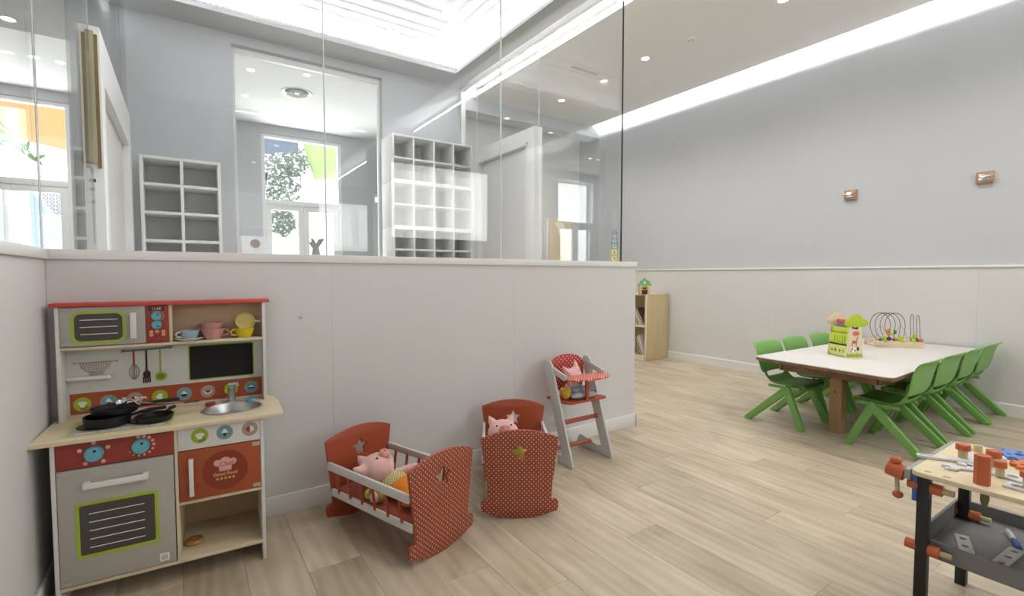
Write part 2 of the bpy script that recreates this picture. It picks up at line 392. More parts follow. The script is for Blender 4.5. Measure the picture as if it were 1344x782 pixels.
# door in it
dr = struct('door_1', MB().plate([rect(3.50, 4.58, 0, 2.42), rect(3.62, 4.50, -.001, 2.28)[::-1]], .09, 'yz', XG + .045, 0, .002), m_white_frame, label='white door frame in the glass wall')
box(XG + .0, XG + .035, 3.625, 4.495, .006, 2.274, bev=.002).build('door_leaf', m_white, dr)
box(XG - .05, XG - .0, 3.60, 3.625, .0, 2.30, bev=.002).build('stop', m_white_frame, dr)
box(XG - .05, XG - .0, 3.60, 4.52, 2.276, 2.30, bev=.002).build('stop', m_white_frame, dr)
MB().cyl((XG, 3.70, 1.05), (XG - .05, 3.70, 1.05), .01).cyl((XG - .05, 3.70, 1.05), (XG - .05, 3.82, 1.05), .009).build('door_handle', m_chrome, dr)

# ---- left glazed side with the pocket door frame
XS = -.385
pf = struct('door_2', MB().plate([rect(2.99, 4.52, 0, 2.25), rect(3.12, 4.40, -.001, 2.02)[::-1]], .085, 'yz', -.30, 0, .002)
    .box(-.385, -.30, 2.989, 2.9905, 0, .02), m_white_frame, label='white door frame with a bare wooden channel in its end')
box(-.362, -.34, 3.12, 4.40, 0, 2.02, bev=.002).build('door_leaf', m_white, pf)
m_chan = wood('raw channel wood', srgb(120, 108, 78), srgb(205, 200, 172), 2, .7, 40, 14)
m_chan_d = wood('dark channel wood', srgb(84, 66, 38), srgb(140, 116, 74), 2, .7, 40, 14)
MB().box(-.378, -.352, 2.981, 2.9895, 1.62, 2.215, 0).box(-.352, -.322, 2.975, 2.9895, 1.62, 2.225, 0).box(-.322, -.309, 2.979, 2.9895, 1.60, 2.21, 1)\
    .box(-.3525, -.3505, 2.973, 2.976, 1.62, 2.2, 1).box(-.345, -.338, 2.972, 2.976, 2.13, 2.24, 1).build('wood_channel', [m_chan, m_chan_d], pf, label='worn bare wood channel')
k = MB()
for zz, w in ((1.585, .004), (1.54, .012), (1.50, .007), (1.44, .006)): k.box(-.345 - w, -.345 + w, 2.984, 2.9895, zz - .006, zz + .008)
k.box(-.346, -.344, 2.986, 2.9895, 1.25, 1.6).build('latch_hole', m_dark, pf)
gl = glass_wall('window_4', 'glass above and beside the white door frame on the left',
    [(-.347, -.337, 2.475, 2.98, .02, 3.19), (-.347, -.337, 2.992, 4.9, 2.26, 3.19), (-.347, -.337, 4.53, 4.9, .02, 2.25)])
MB().box(-.3455, -.3385, 2.982, 2.9905, 2.255, 3.19).build('joint', m_glass_edge, gl)
box(-.35, -.335, 4.42, 4.435, 2.1, 3.19).build('joint', m_chrome, gl)

# ---- back wall of the lobby with the opening
YB = 4.92
wb = struct('wall_back', MB().plate([rect(-.43, XG, 0, 3.62), rect(.385, 1.72, -.001, 3.105)[::-1]], .13, 'xz', YB), m_wall_grey)
fr = MB().plate([rect(.386, 1.719, 0, 3.104), rect(.412, 1.693, -.001, 3.055)[::-1]], .05, 'xz', YB + .06, 0, .002)
struct('trim_4', fr, m_white_frame, label='thin white frame lining the glazed opening')
glass_wall('window_5', 'pane in the white-framed opening of the grey wall', [(.412, 1.693, YB + .08, YB + .088, 0.02, 3.055)])

# ---- lobby ceiling: dropped grey border, cornice, upper ceiling
OX0, OX1, OY0, OY1 = -.09, 2.387, 2.72, 4.59
ce = struct('ceiling', MB().plate([rect(-.42, XG - .04, 2.46, YB), rect(OX0, OX1, OY0, OY1)[::-1]], .03, 'xy', 3.22), m_ceil_grey, label='grey dropped ceiling border of the lobby')
# stepped plaster cornice running round the recess
prof = [(.26, 3.22), (.26, 3.26), (.20, 3.275), (.19, 3.31), (.15, 3.32), (.145, 3.345), (.10, 3.37), (.05, 3.415), (.015, 3.43), (.015, 3.445), (-.05, 3.47), (-.055, 3.49), (-.11, 3.505), (-.11, 3.52), (-.20, 3.545), (-.205, 3.565), (-.30, 3.58), (-.31, 3.60)]
cb = MB(); rings = []
for o_, z_ in prof:
    rings.append([(OX0 - o_, OY0 - o_, z_), (OX1 + o_, OY0 - o_, z_), (OX1 + o_, OY1 + o_, z_), (OX0 - o_, OY1 + o_, z_), (OX0 - o_, OY0 - o_, z_)])
cb.grid(rings)
cor = struct('trim_5', cb, m_plaster, label='ornate white plaster cornice', sharp=10)
pb = MB(); n = 0
for (ax, lo, hi, fix, sg) in (('x', OX0, OX1 + .1, OY1 + .165, 1), ('y', OY0, OY1 + .1, OX1 + .165, 1)):
    t = lo
    while t < hi:
        c = (t, fix, 3.325) if ax == 'x' else (fix, t, 3.325)
        pb.ball(c, (.013, .013, .018), 6); c2 = (t + .02, fix - .075, 3.385) if ax == 'x' else (fix - .075, t + .02, 3.385)
        pb.ball(c2, (.020, .012, .014) if ax == 'x' else (.012, .020, .014), 6)
        w = .012 * math.sin(t * 21); c3 = (t, fix - .15 + w, 3.435 - w) if ax == 'x' else (fix - .15 + w, t, 3.435 - w)
        pb.ball(c3, (.018, .014, .012), 6); t += .043
pb.build('ornament', m_plaster, cor, kind='stuff')
struct('ceiling_recess', box(-.45, XG + .02, 2.44, YB + .02, 3.60, 3.64), m_plaster, label='white upper ceiling inside the lobby recess')
# play room ceiling (false ceiling between two light coves) and its upper slab
ZC = 3.35
cpr = struct('ceiling_play_room', MB().box(3.11, 5.16, -2.7, 5.5, ZC, ZC + .02).box(3.11, 3.125, -2.7, 5.5, ZC + .02, ZC + .04).box(5.145, 5.16, -2.7, 5.5, ZC + .02, ZC + .035), m_ceil, label='off-white false ceiling between the two light coves')
struct('ceiling_slab', MB().box(2.64, 5.45, -2.7, 8.0, 3.62, 3.68).box(2.66, 3.30, -2.7, 5.5, 3.50, 3.62).box(-4.2, 2.64, -2.7, 2.44, 3.35, 3.4).box(2.64, 2.68, -2.7, 2.46, 3.35, 3.64), m_white, label='white upper slab above the light coves')
struct('wall_lobby_head', MB().box(XG - .02, XG + .02, 2.46, YB, 3.26, 3.64).box(XL, XG - .02, 2.468, 2.50, 3.22, 3.62).box(-.46, XL, 2.468, YB, 3.22, 3.62), m_white, label='white upstand above the glass screens')
struct('beam_far', MB().box(2.67, 5.32, 5.5, 5.75, 3.19, 3.62), m_wall_grey, label='grey ceiling beam across the far end of the play room')
struct('ceiling_far', box(2.67, 5.32, 5.75, 6.4, 3.30, 3.4), m_ceil)
struct('wall_far', box(2.66, 5.34, 5.95, 6.1, 0, 3.62), m_panel)
struct('wall_far_side', box(XG - .02, XG + .05, 4.93, 6.0, 0, 3.62), m_panel)
# back room and left room
struct('ceiling_back', MB().box(-.42, 2.64, 5.05, 8.0, 3.25, 3.3).box(-4.2, -.42, 5.35, 8.0, 3.25, 3.3), m_ceil)
struct('ceiling_left', MB().box(-4.2, -.45, -2.7, 5.35, 3.0, 3.04), m_ceil_grey)
struct('wall_left_far', box(-4.3, -4.18, -2.8, 8.1, 0, 3.7), m_wall_grey)
struct('wall_back_right', box(2.5, 2.64, 5.05, 6.9, 0, 3.3), m_wall_grey)
# camera-side wall with two tall windows
def window_unit(name, label, x0, x1, z0, z1, yc, transom=None, mull=None, leaf=.075, two=True):
    t = bpy.data.objects.new(name, None); COL.objects.link(t); t['kind'] = 'structure'; t['label'] = label
    f = MB().plate([rect(x0, x1, z0, z1), rect(x0 + .05, x1 - .05, z0 + .05, z1 - .05)[::-1]], .08, 'xz', yc - .04, 0, .003)
    f.build('window_frame', m_white_frame, t)
    top = z1 - .05
    if transom:
        box(x0 + .04, x1 - .04, yc - .038, yc + .038, transom - .035, transom + .035, bev=.003).build('transom', m_white_frame, t)
        box(x0 + .05, x1 - .05, yc - .004, yc + .004, transom + .03, z1 - .05).build('pane', m_glass_clear, t)
        top = transom - .035
    m_ = (x0 + x1) / 2
    for a, b in ((x0 + .05, m_), (m_, x1 - .05)):
        lf = MB().plate([rect(a + .002, b - .002, z0 + .05, top), rect(a + leaf, b - leaf, z0 + .15, top - leaf)[::-1]], .05, 'xz', yc - .025, 0, .003).build('sash', m_white_frame, t)
        box(a + leaf, b - leaf, yc - .004, yc + .004, z0 + .15, top - leaf).build('pane', m_glass_clear, lf)
    return t
struct('wall_rear', MB().plate([rect(-4.2, 5.45, 0, 3.65), rect(2.75, 4.65, 1.7, 2.95)[::-1], rect(-3.4, -1.4, .5, 2.8)[::-1]], .14, 'xz', -2.84), m_wall_grey)
window_unit('window_7', 'tall white window in the wall behind', 2.75, 4.65, 1.7, 2.95, -2.77)
window_unit('window_8', 'tall white window in the wall behind', -3.4, -1.4, .5, 2.8, -2.77, 2.2)
# facade
YF = 7.79
struct('wall_facade', MB().plate([rect(-4.2, 5.45, 0, 3.65), rect(.945, 2.06, .02, 3.13)[::-1], rect(-2.16, -1.08, .02, 3.13)[::-1], rect(2.54, 3.4, .02, 2.42)[::-1]], .30, 'xz', YF), m_wall_grey)
window_unit('window_9', 'white french door with fanlight seen through the grey opening', .945, 2.06, .02, 3.13, YF + .06, 2.16)
window_unit('window_10', 'white french door with fanlight seen at the left edge', -2.16, -1.08, .02, 3.13, YF + .06, 2.18)
window_unit('window_11', 'narrow white window at the right of the opening', 2.54, 3.4, .02, 2.42, YF + .06, 2.25)

# ---- downlights
m_trim = paint('lamp trim', srgb(240, 240, 238), .4)
def downlight(x, y, z, label, group='recessed round ceiling downlights', pw=9, r=.036):
    t = thing('ceiling_downlight', label, 'downlight', (x, y, z), 0, group)
    MB().lathe([(r, .0), (r + .012, -.002), (r + .012, .004), (r, .004)]).build('trim_ring', m_trim, t)
    MB().lathe([(.001, -.0015), (r, -.0015), (r, -.0005), (.001, -.0005)]).build('lamp', m_led, t)
    l = bpy.data.lights.new('lamp_light', 'SPOT'); l.energy = pw; l.spot_size = R(140); l.spot_blend = .8; l.shadow_soft_size = .05; l.color = (1, .955, .89)
    o = bpy.data.objects.new('lamp_light', l); COL.objects.link(o); o.parent = t; o.location = (0, 0, -.02)
for x, y, lb in ((4.035, 3.505, 'bright round downlight in the play room ceiling, right of the dark glass edge'), (4.124, 2.145, 'round downlight cut by the top edge of the picture'),
                 (4.093, 4.93, 'round downlight seen through the glass near the far beam')):
    downlight(x, y, ZC, lb, pw=50)
downlight(4.1, .75, ZC, 'round downlight in the play room ceiling above the chairs', pw=50)
for x, y, lb in ((1.2, 1.1, 'round downlight in the ceiling over the doll cradles'), (1.2, -1.0, 'round downlight in the ceiling behind the camera'), (3.9, -1.0, 'round downlight in the play room ceiling behind the workbench')): downlight(x, y, 3.35, lb, pw=30)
for x, y, lb in ((.63, 5.847, 'upper left small downlight in the back room ceiling'), (.66, 6.717, 'small downlight below the upper left one in the back room ceiling'),
                 (1.296, 5.444, 'bright downlight at the glass joint in the back room'), (1.319, 6.736, 'bright downlight below the round vent')):
    downlight(x, y, 3.25, lb, 'back room downlights', 16)
downlight(.5, 2.60, 3.19, 'added fill downlight, unseen, in the grey lobby soffit above the left end of the glass', 'added lobby fill lights', 42)  # both lobby lamps are added out of view, front fill for the shelves
downlight(1.7, 2.60, 3.19, 'added fill downlight, unseen, in the grey lobby soffit above the right end of the glass', 'added lobby fill lights', 42)
downlight(-1.04, 5.16, 3.0, 'downlight in the grey ceiling at the top left corner', 'left room downlights', 20)
downlight(-1.176, 6.70, 3.25, 'faint downlight left of the glass corner line', 'left room downlights', 20)
downlight(-.99, 6.718, 3.25, 'bright downlight left of the door channel', 'left room downlights', 20)
# round air vent
t = thing('ceiling_vent', 'round white air vent in the back room ceiling', 'vent', (1.153, 6.25, 3.25))
MB().lathe([(.13, 0), (.165, -.012), (.17, -.006), (.17, .004), (.13, .004)], n=32).build('rim', m_trim, t)
for r_ in (.105, .08, .055):
    MB().lathe([(r_ - .004, -.004), (r_ + .012, -.022), (r_ + .014, -.019), (r_, .0)], n=32).build('blade', m_trim, t)
MB().lathe([(.001, -.02), (.03, -.014), (.034, .0), (.001, .002)], n=24).build('centre_cap', m_trim, t)
MB().lathe([(.001, -.001), (.13, -.001), (.13, .003), (.001, .003)], n=32).build('backing', paint('vent dark', (.12, .12, .12), .8), t)
# slot vent and smoke detector on the play room ceiling
t = thing('slot_vent', 'long white slot vent in the play room ceiling behind the glass', 'vent', (3.71, 4.07, ZC), R(0))
MB().plate([rect(-.19, .19, -.035, .035), rect(-.18, .18, -.02, .02)[::-1]], .006, 'xy', -.001).build('frame', m_trim, t)
for i in range(3): box(-.18, .18, -.014 + i * .012, -.010 + i * .012, -.006, -.001).build('slat', m_ceil_grey, t)
t = thing('smoke_detector', 'small white smoke detector on the play room ceiling', 'detector', (4.05, 2.966, ZC))
MB().lathe([(.04, 0), (.042, -.008), (.036, -.016), (.001, -.018)]).build('base', m_trim, t)
MB().lathe([(.018, -.015), (.02, -.03), (.012, -.036), (.001, -.037)]).build('sensor', m_trim, t)
k = MB()
for i in range(6): k.box(-.002, .002, .019, .0215, -.031, -.019, 0, Matrix.Rotation(i * PI / 3, 4, 'Z'))
k.build('slit', m_dark, t, kind='stuff')

# ================================================================ PLAY KITCHEN
c_red = srgb(165, 60, 42); c_brick = srgb(172, 74, 40)
m_kwhite = paint('kitchen white', srgb(226, 224, 220), .45, bmp=.02)
m_ply = wood('light ply', srgb(203, 184, 148), srgb(226, 213, 184), 0, .5, 26, 8)
m_ply_v = wood('light ply upright', srgb(205, 186, 150), srgb(226, 213, 184), 2, .5, 26, 8)
m_backwood = wood('brown back board', srgb(176, 150, 118), srgb(198, 172, 138), 0, .55, 26, 10)
m_silver = paint('silver panel', srgb(180, 177, 168), .4, .15, var=.02, scale=6, bmp=.03)
m_redp = paint('red panel', srgb(152, 58, 46), .45, var=.03)
m_brick = wood('orange brown panel', srgb(150, 64, 38), srgb(174, 88, 48), 0, .45, 12, 5)
m_brick_d = paint('deep brick red', srgb(138, 54, 34), .45)
m_coral = paint('coral red top', srgb(205, 72, 66), .45)
m_lime = paint('lime green', srgb(160, 186, 48), .5); m_lime_d = paint('dark lime green', srgb(110, 146, 38), .5)
m_glassdark = paint('smoky window', srgb(74, 70, 68), .22, var=.12, scale=5, bmp=0)
m_blue = paint('turquoise blue', srgb(98, 170, 188), .45); m_blue_d = paint('muted blue', srgb(106, 160, 172), .5)
m_taupe = paint('taupe', srgb(170, 156, 148), .5); m_black = paint('black paint', (.008, .008, .008), .5)
m_pinkdot = paint('soft pink print', srgb(226, 170, 160), .5); m_ivory = paint('ivory print', srgb(240, 234, 226), .5)
m_red2 = paint('print red', srgb(178, 40, 36), .5); m_brown = paint('dark brown print', srgb(56, 28, 26), .5)
m_yellow = paint('star yellow', srgb(214, 198, 60), .5); m_slate = paint('blackboard', (.006, .006, .006), .8)
m_greenrod = paint('grey green rod', srgb(92, 124, 108), .4)
KO = (.235, 2.055); KY = R(-3)
K = thing('play_kitchen', 'wooden toy kitchen with red top, oven and microwave in the left corner', 'toy kitchen', (*KO, 0), KY)
KW = -.610
def kb(name, mats, *a, parent=K, **k):
    lab = k.pop('label', None); o = MB().box(*a, **k).build(name, mats, parent)
    if lab: o['label'] = lab
    return o
# lower body
kb('side_panel', m_kwhite, KW, KW + .012, 0, .30, 0, .552, bev=.0015)
kb('side_panel', m_kwhite, -.012, 0, 0, .30, 0, .552, bev=.0015)
kb('divider', m_ply_v, -.283, -.273, .002, .29, .07, .552, bev=.001)
kb('bottom_shelf', m_ply, KW + .012, -.012, .002, .295, .066, .078, bev=.001)
kb('shelf', m_ply, -.273, -.012, .002, .29, .276, .287, bev=.001)
kb('back_board', m_backwood, KW + .012, -.012, .29, .296, .066, .55)
# oven
cp = kb('oven_control_panel', m_redp, KW + .013, -.284, .001, .012, .469, .551, bev=.001)
for cx, cz in ((-.500, .511), (-.376, .514)):
    kn = MB()
    kn.cyl((cx, .001, cz), (cx, -.014, cz), .026, .024, 28, 0).cyl((cx, -.013, cz), (cx, -.0165, cz), .022, .020, 28, 0)
    kn.cyl((cx + .004, -.016, cz + .012), (cx + .004, -.0172, cz + .012), .0045, n=10, mi=1)
    kn.build('knob', [m_blue, m_black], cp, label='turquoise knob with a black dot')
k = MB()
for a in (90, 25, 155, 235, 305): k.cyl((-.500 + .040 * math.cos(R(a)), .0012, .511 + .036 * math.sin(R(a))), (-.500 + .040 * math.cos(R(a)), -.0004, .511 + .036 * math.sin(R(a))), .0065, n=12)
for i in range(11):
    a = R(100 - i * 25); rr = .0062 - .00035 * i
    k.cyl((-.376 + .036 * math.cos(a), .0012, .514 + .033 * math.sin(a)), (-.376 + .036 * math.cos(a), -.0004, .514 + .033 * math.sin(a)), rr, n=12)
k.build('printed_dot', m_pinkdot, cp, kind='stuff')
od = MB().box(KW + .014, -.286, -.001, .012, .082, .466, bev=.0012).build('oven_door', m_silver, K)
MB().plate([rrect(-.553, -.333, .165, .352, .006), rrect(-.543, -.343, .176, .342, .004)[::-1]], .0016, 'xz', -.0024).build('green_border', m_lime, od)
MB().plate([rrect(-.5435, -.3425, .1755, .3425, .008)], .0012, 'xz', -.0018).build('window', m_glassdark, od)
for i in range(5): box(-.519, -.372, -.0030, -.0016, .197 + i * .0285, .1992 + i * .0285).build('white_line', m_ivory, od)
MB().box(-.527, -.357, -.032, -.022, .404, .423, bev=.0015).box(-.527, -.512, -.024, 0, .404, .423, bev=.001).box(-.372, -.357, -.024, 0, .404, .423, bev=.001).build('handle', m_kwhite, od)
MB().plate([rrect(-.334, -.306, .092, .120, .002)], .0012, 'xz', -.002, 0).plate([rrect(-.328, -.312, .098, .114, .003), rrect(-.326, -.314, .100, .112, .002)[::-1]], .0008, 'xz', -.0027, 1)\
    .plate([rrect(-.325, -.315, .103, .106, .001)], .0008, 'xz', -.0027, 1).plate([circ(-.323, .1095, .0012, 8)], .0008, 'xz', -.0027, 1).plate([circ(-.317, .1095, .0012, 8)], .0008, 'xz', -.0027, 1).build('badge', [m_ivory, m_taupe], od)
# printed round icons
m_shade = m_lime_d
def icon(kind, cx, cz, y, parent, r=.027):
    b = MB(); mats = [m_lime, m_lime_d, m_blue_d, m_taupe, m_ivory, m_red2, m_black, m_brick]
    base = {'hat': 0, 'mitt': 0, 'pepper': 0, 'cone': 2, 'cupcake': 2, 'cake': 2, 'fruit': 3, 'melon': 3}[kind]
    ring = {0: 1, 2: 3, 3: 3}[base]
    b.plate([circ(cx, cz, r, 28)], .0010, 'xz', y, ring if base == 2 else base)
    b.plate([circ(cx, cz, r * .88, 28)], .0006, 'xz', y - .0006, base)
    f = y - .0014; s = r / .027
    def P(pts): return [(cx + u * s / 1000, cz + v * s / 1000) for u, v in pts]
    if kind == 'hat':
        b.plate([P([(0, 0), (10, -4), (20, -12), (12, -22), (-2, -24), (-8, -14)])], .0004, 'xz', y - .001, 1)
        b.plate([P([(-7, -12), (7, -12), (8, -4), (13, 0), (14, 6), (9, 10), (4, 9), (0, 12), (-5, 9), (-10, 10), (-14, 5), (-12, 0), (-8, -4)])], .0005, 'xz', f, 4)
    elif kind == 'cone':
        b.plate([P([(-8, -2), (8, -2), (0, -17)])], .0005, 'xz', f, 6)
        b.plate([P([(-9, -2), (9, -2), (10, 3), (6, 6), (5, 11), (0, 14), (-5, 11), (-6, 6), (-10, 3)])], .0005, 'xz', f, 4)
    elif kind == 'fruit':
        b.plate([P([(0, -11), (0, 11), (-6, 10), (-12, 5), (-13, 0), (-12, -5), (-6, -10)])], .0005, 'xz', f, 5)
        b.plate([P([(0, -11), (6, -10), (12, -5), (13, 0), (12, 5), (6, 10), (0, 11)])], .0005, 'xz', f, 4)
        b.plate([circ(cx + 4 * s / 1000, cz, .002 * s, 8)], .0004, 'xz', f - .0006, 5)
    elif kind == 'mitt':
        b.plate([P([(0, -8), (20, -12), (14, -20), (0, -24), (-6, -20)])], .0004, 'xz', y - .001, 1)
        b.plate([P([(-6, -13), (8, -12), (9, 6), (6, 12), (0, 13), (-5, 9), (-6, 3), (-12, 3), (-13, -3), (-7, -6)])], .0005, 'xz', f, 4)
    elif kind == 'cupcake':
        b.plate([P([(-8, -12), (8, -12), (11, -1), (-11, -1)])], .0005, 'xz', f, 6)
        b.plate([P([(-12, -1), (12, -1), (9, 4), (3, 8), (1, 14), (-4, 9), (-9, 5)])], .0005, 'xz', f, 4)
    elif kind == 'melon':
        b.plate([P([(-16, 4), (16, 4), (13, -5), (7, -11), (0, -13), (-7, -11), (-13, -5)])], .0005, 'xz', f, 4)
        b.plate([P([(-11, 5), (11, 5), (8, -3), (0, -7), (-8, -3)])], .0004, 'xz', f - .0006, 5)
    elif kind == 'pepper':
        b.plate([P([(-10, -12), (10, -12), (12, 2), (4, 10), (-6, 9), (-12, 0)])], .0005, 'xz', f, 1)
    else:
        b.plate([P([(-12, -8), (12, -6), (12, -1), (-12, -2)])], .0005, 'xz', f, 6)
        b.plate([P([(-13, -2), (13, -1), (6, 4), (1, 11), (-4, 5)])], .0005, 'xz', f, 4)
    return b.build('icon', mats, parent)
rp = MB().box(-.272, -.013, .001, .012, .473, .551, bev=.001).build('icon_panel', m_kwhite, K)
for kd, cx in (('hat', -.206), ('cone', -.128), ('fruit', -.046)): icon(kd, cx, .519, .0008, rp)
sd = MB().box(-.271, -.013, -.001, .011, .289, .470, bev=.001).build('cupboard_door', m_brick, K, label='orange-brown door with a printed hat')
MB().plate([circ(-.129, .380, .074, 36)], .0006, 'xz', -.0012, 1).plate([circ(-.129, .380, .0715, 36)], .0008, 'xz', -.0016, 0).build('round_print', [m_brick_d, paint('brick disc', srgb(156, 66, 42), .5)], sd)
MB().plate([[(-.129 + u / 1000, .398 + v / 1000) for u, v in [(-19, -20), (19, -20), (21, -3), (31, 0), (37, 8), (35, 18), (26, 23), (17, 20), (11, 27), (0, 30), (-11, 27), (-17, 20), (-26, 23), (-35, 18), (-37, 8), (-31, 0), (-21, -3)]]], .0008, 'xz', -.0026, 0)\
    .plate([rect(-.148, -.110, .376, .3795)], .0004, 'xz', -.0032, 1).build('printed_hat', [m_pinkdot, m_taupe], sd)
MB().text('Chef', .023, .0006, 'xz', -.0032, -.129, .402, 0, .35).build('lettering', m_redp, sd)
MB().text('Good Food', .0165, .0006, 'xz', -.0024, -.129, .3655, 0, 0, .0003).build('lettering', m_pinkdot, sd)
for i in range(5): MB().plate([star(-.155 + i * .013, .349, .0062)], .0006, 'xz', -.0024).build('printed_star', m_yellow, sd)
MB().box(-.241, -.227, -.022, -.013, .309, .441, bev=.0015).box(-.241, -.227, -.014, 0, .309, .322, bev=.001).box(-.241, -.227, -.014, 0, .428, .441, bev=.001).build('handle', m_kwhite, sd)
m_hinge = paint('beige plastic', srgb(196, 178, 150), .4)
for z in (.294, .452): box(-.040, -.014, -.0045, -.001, z, z + .014, bev=.001).build('hinge', m_hinge, sd)
for z in (.085, .448): box(KW + .016, KW + .042, -.004, -.001, z, z + .014, bev=.001).build('hinge', m_silver, od)
# worktop with sink opening, hob
SX, SY = -.10, .150
top_poly = [(-.655, -.022), (.066, -.022), (.071, .0), (.071, .20), (.062, .27), (.045, .31), (-.655, .33)]
wt = MB().plate([top_poly, circ(SX, SY, .098, 40, .092)[::-1]], .0145, 'xy', .5710, 0, .0015).build('worktop', m_ply, K)
MB().lathe([(.108, .5715), (.104, .5735), (.098, .5725), (.094, .565), (.088, .535), (.07, .522), (.012, .519), (.010, .5195), (.001, .5195)], Matrix.Translation((SX, SY, 0)), 40, 0, 1, .93).cyl((SX, SY, .519), (SX, SY, .5215), .012, n=16).build('sink', m_steel, K, label='round steel sink')
fx, fy = SX + .0, .262
MB().tube([(fx, fy, .571), (fx, fy, .615), (fx, fy - .006, .632), (fx, fy - .018, .643), (fx, fy - .035, .645)], [.016, .014, .013, .012, .011], 12).cyl((fx - .008, fy - .030, .650), (fx + .026, fy - .036, .652), .011, n=14).lathe([(.018, .571), (.018, .574), (.013, .577)], Matrix.Translation((fx, fy, 0))).build('tap', m_steel, K, label='silver tap')
MB().cyl((fx - .075, .232, .571), (fx - .075, .232, .583), .018, n=18).build('tap_knob', m_redp, K, label='red tap knob')
MB().cyl((fx + .066, .232, .571), (fx + .066, .232, .583), .018, n=18).build('tap_knob', m_blue, K, label='blue tap knob')
hb = MB().plate([[(-.575, .02), (-.300, .02), (-.300, .21), (-.575, .21)]], .0016, 'xy', .5728, 0)
hob = hb.build('hob', m_silver, K, label='silver printed hob')
MB().plate([rect(-.585, -.290, .012, .218), rect(-.5745, -.3005, .0205, .2095)[::-1]], .0008, 'xy', .5724).build('green_edge', paint('pale green edge', srgb(190, 200, 120), .5), hob)
for bx in (-.505, -.365):
    MB().plate([circ(bx, .125, .062, 36)], .0008, 'xy', .5737, 0).plate([circ(bx, .125, .056, 36), circ(bx, .125, .040, 36)[::-1]], .0006, 'xy', .5743, 1).build('burner', [m_black, paint('burner ring', (.03, .025, .025), .4)], hob)
k = MB()
for a, b in ((-.555, -.50), (-.49, -.475), (-.455, -.438), (-.430, -.41), (-.39, -.383), (-.37, -.362), (-.35, -.31)): k.box(a, b, .034, .040, .5728, .5734, 0)
k.box(-.57, -.305, .046, .0475, .5728, .5734, 1); k.build('printed_mark', [m_ivory, m_taupe], hob)
# upper part
UY = .235; UL, UR = -.636, .031
kb('side_panel', m_kwhite, UL, UL + .012, UY, .315, .571, .986, bev=.0015)
kb('side_panel', m_kwhite, UR - .012, UR, UY, .315, .571, .986, bev=.0015)
kb('top_board', m_coral, UL - .012, UR + .016, UY - .012, .318, .986, .999, bev=.002, label='coral red top board')
kb('shelf', m_ply, UL + .012, UR - .012, UY + .002, .31, .828, .839, bev=.001)
kb('divider', m_ply_v, -.304, -.294, UY + .002, .31, .839, .986, bev=.001)
bk = kb('back_board', paint('pale grey board', srgb(214, 213, 206), .5), UL + .012, UR - .012, .309, .313, .571, .828, label='pale printed back board')
kb('back_board', m_backwood, UL + .012, UR - .012, .309, .313, .839, .986, label='brown wooden back of the cup shelf')
# microwave
md = MB().box(UL + .013, -.377, UY - .001, UY + .011, .842, .984, bev=.0012).build('microwave_door', m_silver, K)
MB().plate([rrect(-.592, -.437, .851, .968, .026), rrect(-.583, -.446, .860, .959, .020)[::-1]], .0016, 'xz', UY - .0024).build('green_border', m_lime, md)
MB().plate([rrect(-.5835, -.4455, .8595, .9595, .021)], .0012, 'xz', UY - .0018).build('window', m_glassdark, md)
for i in range(3): box(-.567, -.460, UY - .003, UY - .0016, .884 + i * .026, .8862 + i * .026).build('white_line', m_ivory, md)
MB().box(-.422, -.403, UY - .020, UY - .010, .862, .960, bev=.003).box(-.419, -.406, UY - .012, UY, .868, .878).box(-.419, -.406, UY - .012, UY, .944, .954).build('handle', m_kwhite, md)
for z in (.845, .969): box(UL + .016, UL + .042, UY - .004, UY - .001, z, z + .012, bev=.001).build('hinge', m_silver, md)
mp = MB().box(-.376, -.304, UY, UY + .012, .840, .985, bev=.001).build('microwave_control_panel', m_redp, K)
MB().plate([rrect(-.366, -.318, .963, .979, .002)], .0008, 'xz', UY - .0008, 0).text('12:00', .0145, .0006, 'xz', UY - .0016, -.342, .971, 1).build('clock_display', [m_black, m_ivory], mp)
for cz in (.943, .910):
    MB().cyl((-.342, UY, cz), (-.342, UY - .010, cz), .0165, .0155, 24, 0).cyl((-.338, UY - .009, cz + (.006 if cz > .93 else -.006)), (-.338, UY - .0108, cz + (.006 if cz > .93 else -.006)), .003, n=8, mi=1).build('knob', [m_blue, m_black], mp, label='small turquoise knob with a black dot')
k = MB()
for i in range(9):
    a = R(115 - i * 22); k.cyl((-.342 + .023 * math.cos(a), UY, .943 + .019 * math.sin(a)), (-.342 + .023 * math.cos(a), UY - .0012, .943 + .019 * math.sin(a)), .0022, n=8)
for i, cx in enumerate((-.360, -.342, -.322)):
    for j, cz in enumerate((.883, .871)):
        k.cyl((cx, UY, cz), (cx, UY - .0012, cz), .0062, n=12, mi=(0, 1, 2)[i] if j else 0); k.cyl((cx, UY - .001, cz), (cx, UY - .0018, cz), .002, n=8, mi=1)
k.build('printed_dot', [m_pinkdot, m_red2, m_yellow], mp, kind='stuff')
# red strip with eight icons, blackboard, shelf, hanging tools
rs = MB().box(UL + .018, UR - .014, .3075, .309, .579, .657, 0).build('icon_strip', m_brick, K, label='orange-red printed strip of round icons')
for kd, cx in zip(('hat', 'cone', 'fruit', 'mitt', 'cupcake', 'melon', 'pepper', 'cake'), (-.583, -.506, -.427, -.347, -.266, -.184, -.101, -.024)): icon(kd, cx, .616, .307, rs, .026)
MB().plate([rrect(-.248, -.012, .668, .812, .008)], .002, 'xz', .307, 1).plate([rrect(-.244, -.016, .672, .808, .006)], .002, 'xz', .3058, 0).build('blackboard', [m_slate, m_lime], K, label='small blackboard with a green rim')
kb('small_shelf', m_kwhite, -.622, -.494, .285, .308, .709, .722, bev=.001)
MB().tube([(-.455, .303, .806), (-.310, .303, .810)], .0025).ball((-.457, .303, .806), .0055, 10).ball((-.308, .303, .810), .0055, 10).build('rail', m_greenrod, K, label='grey green rail')
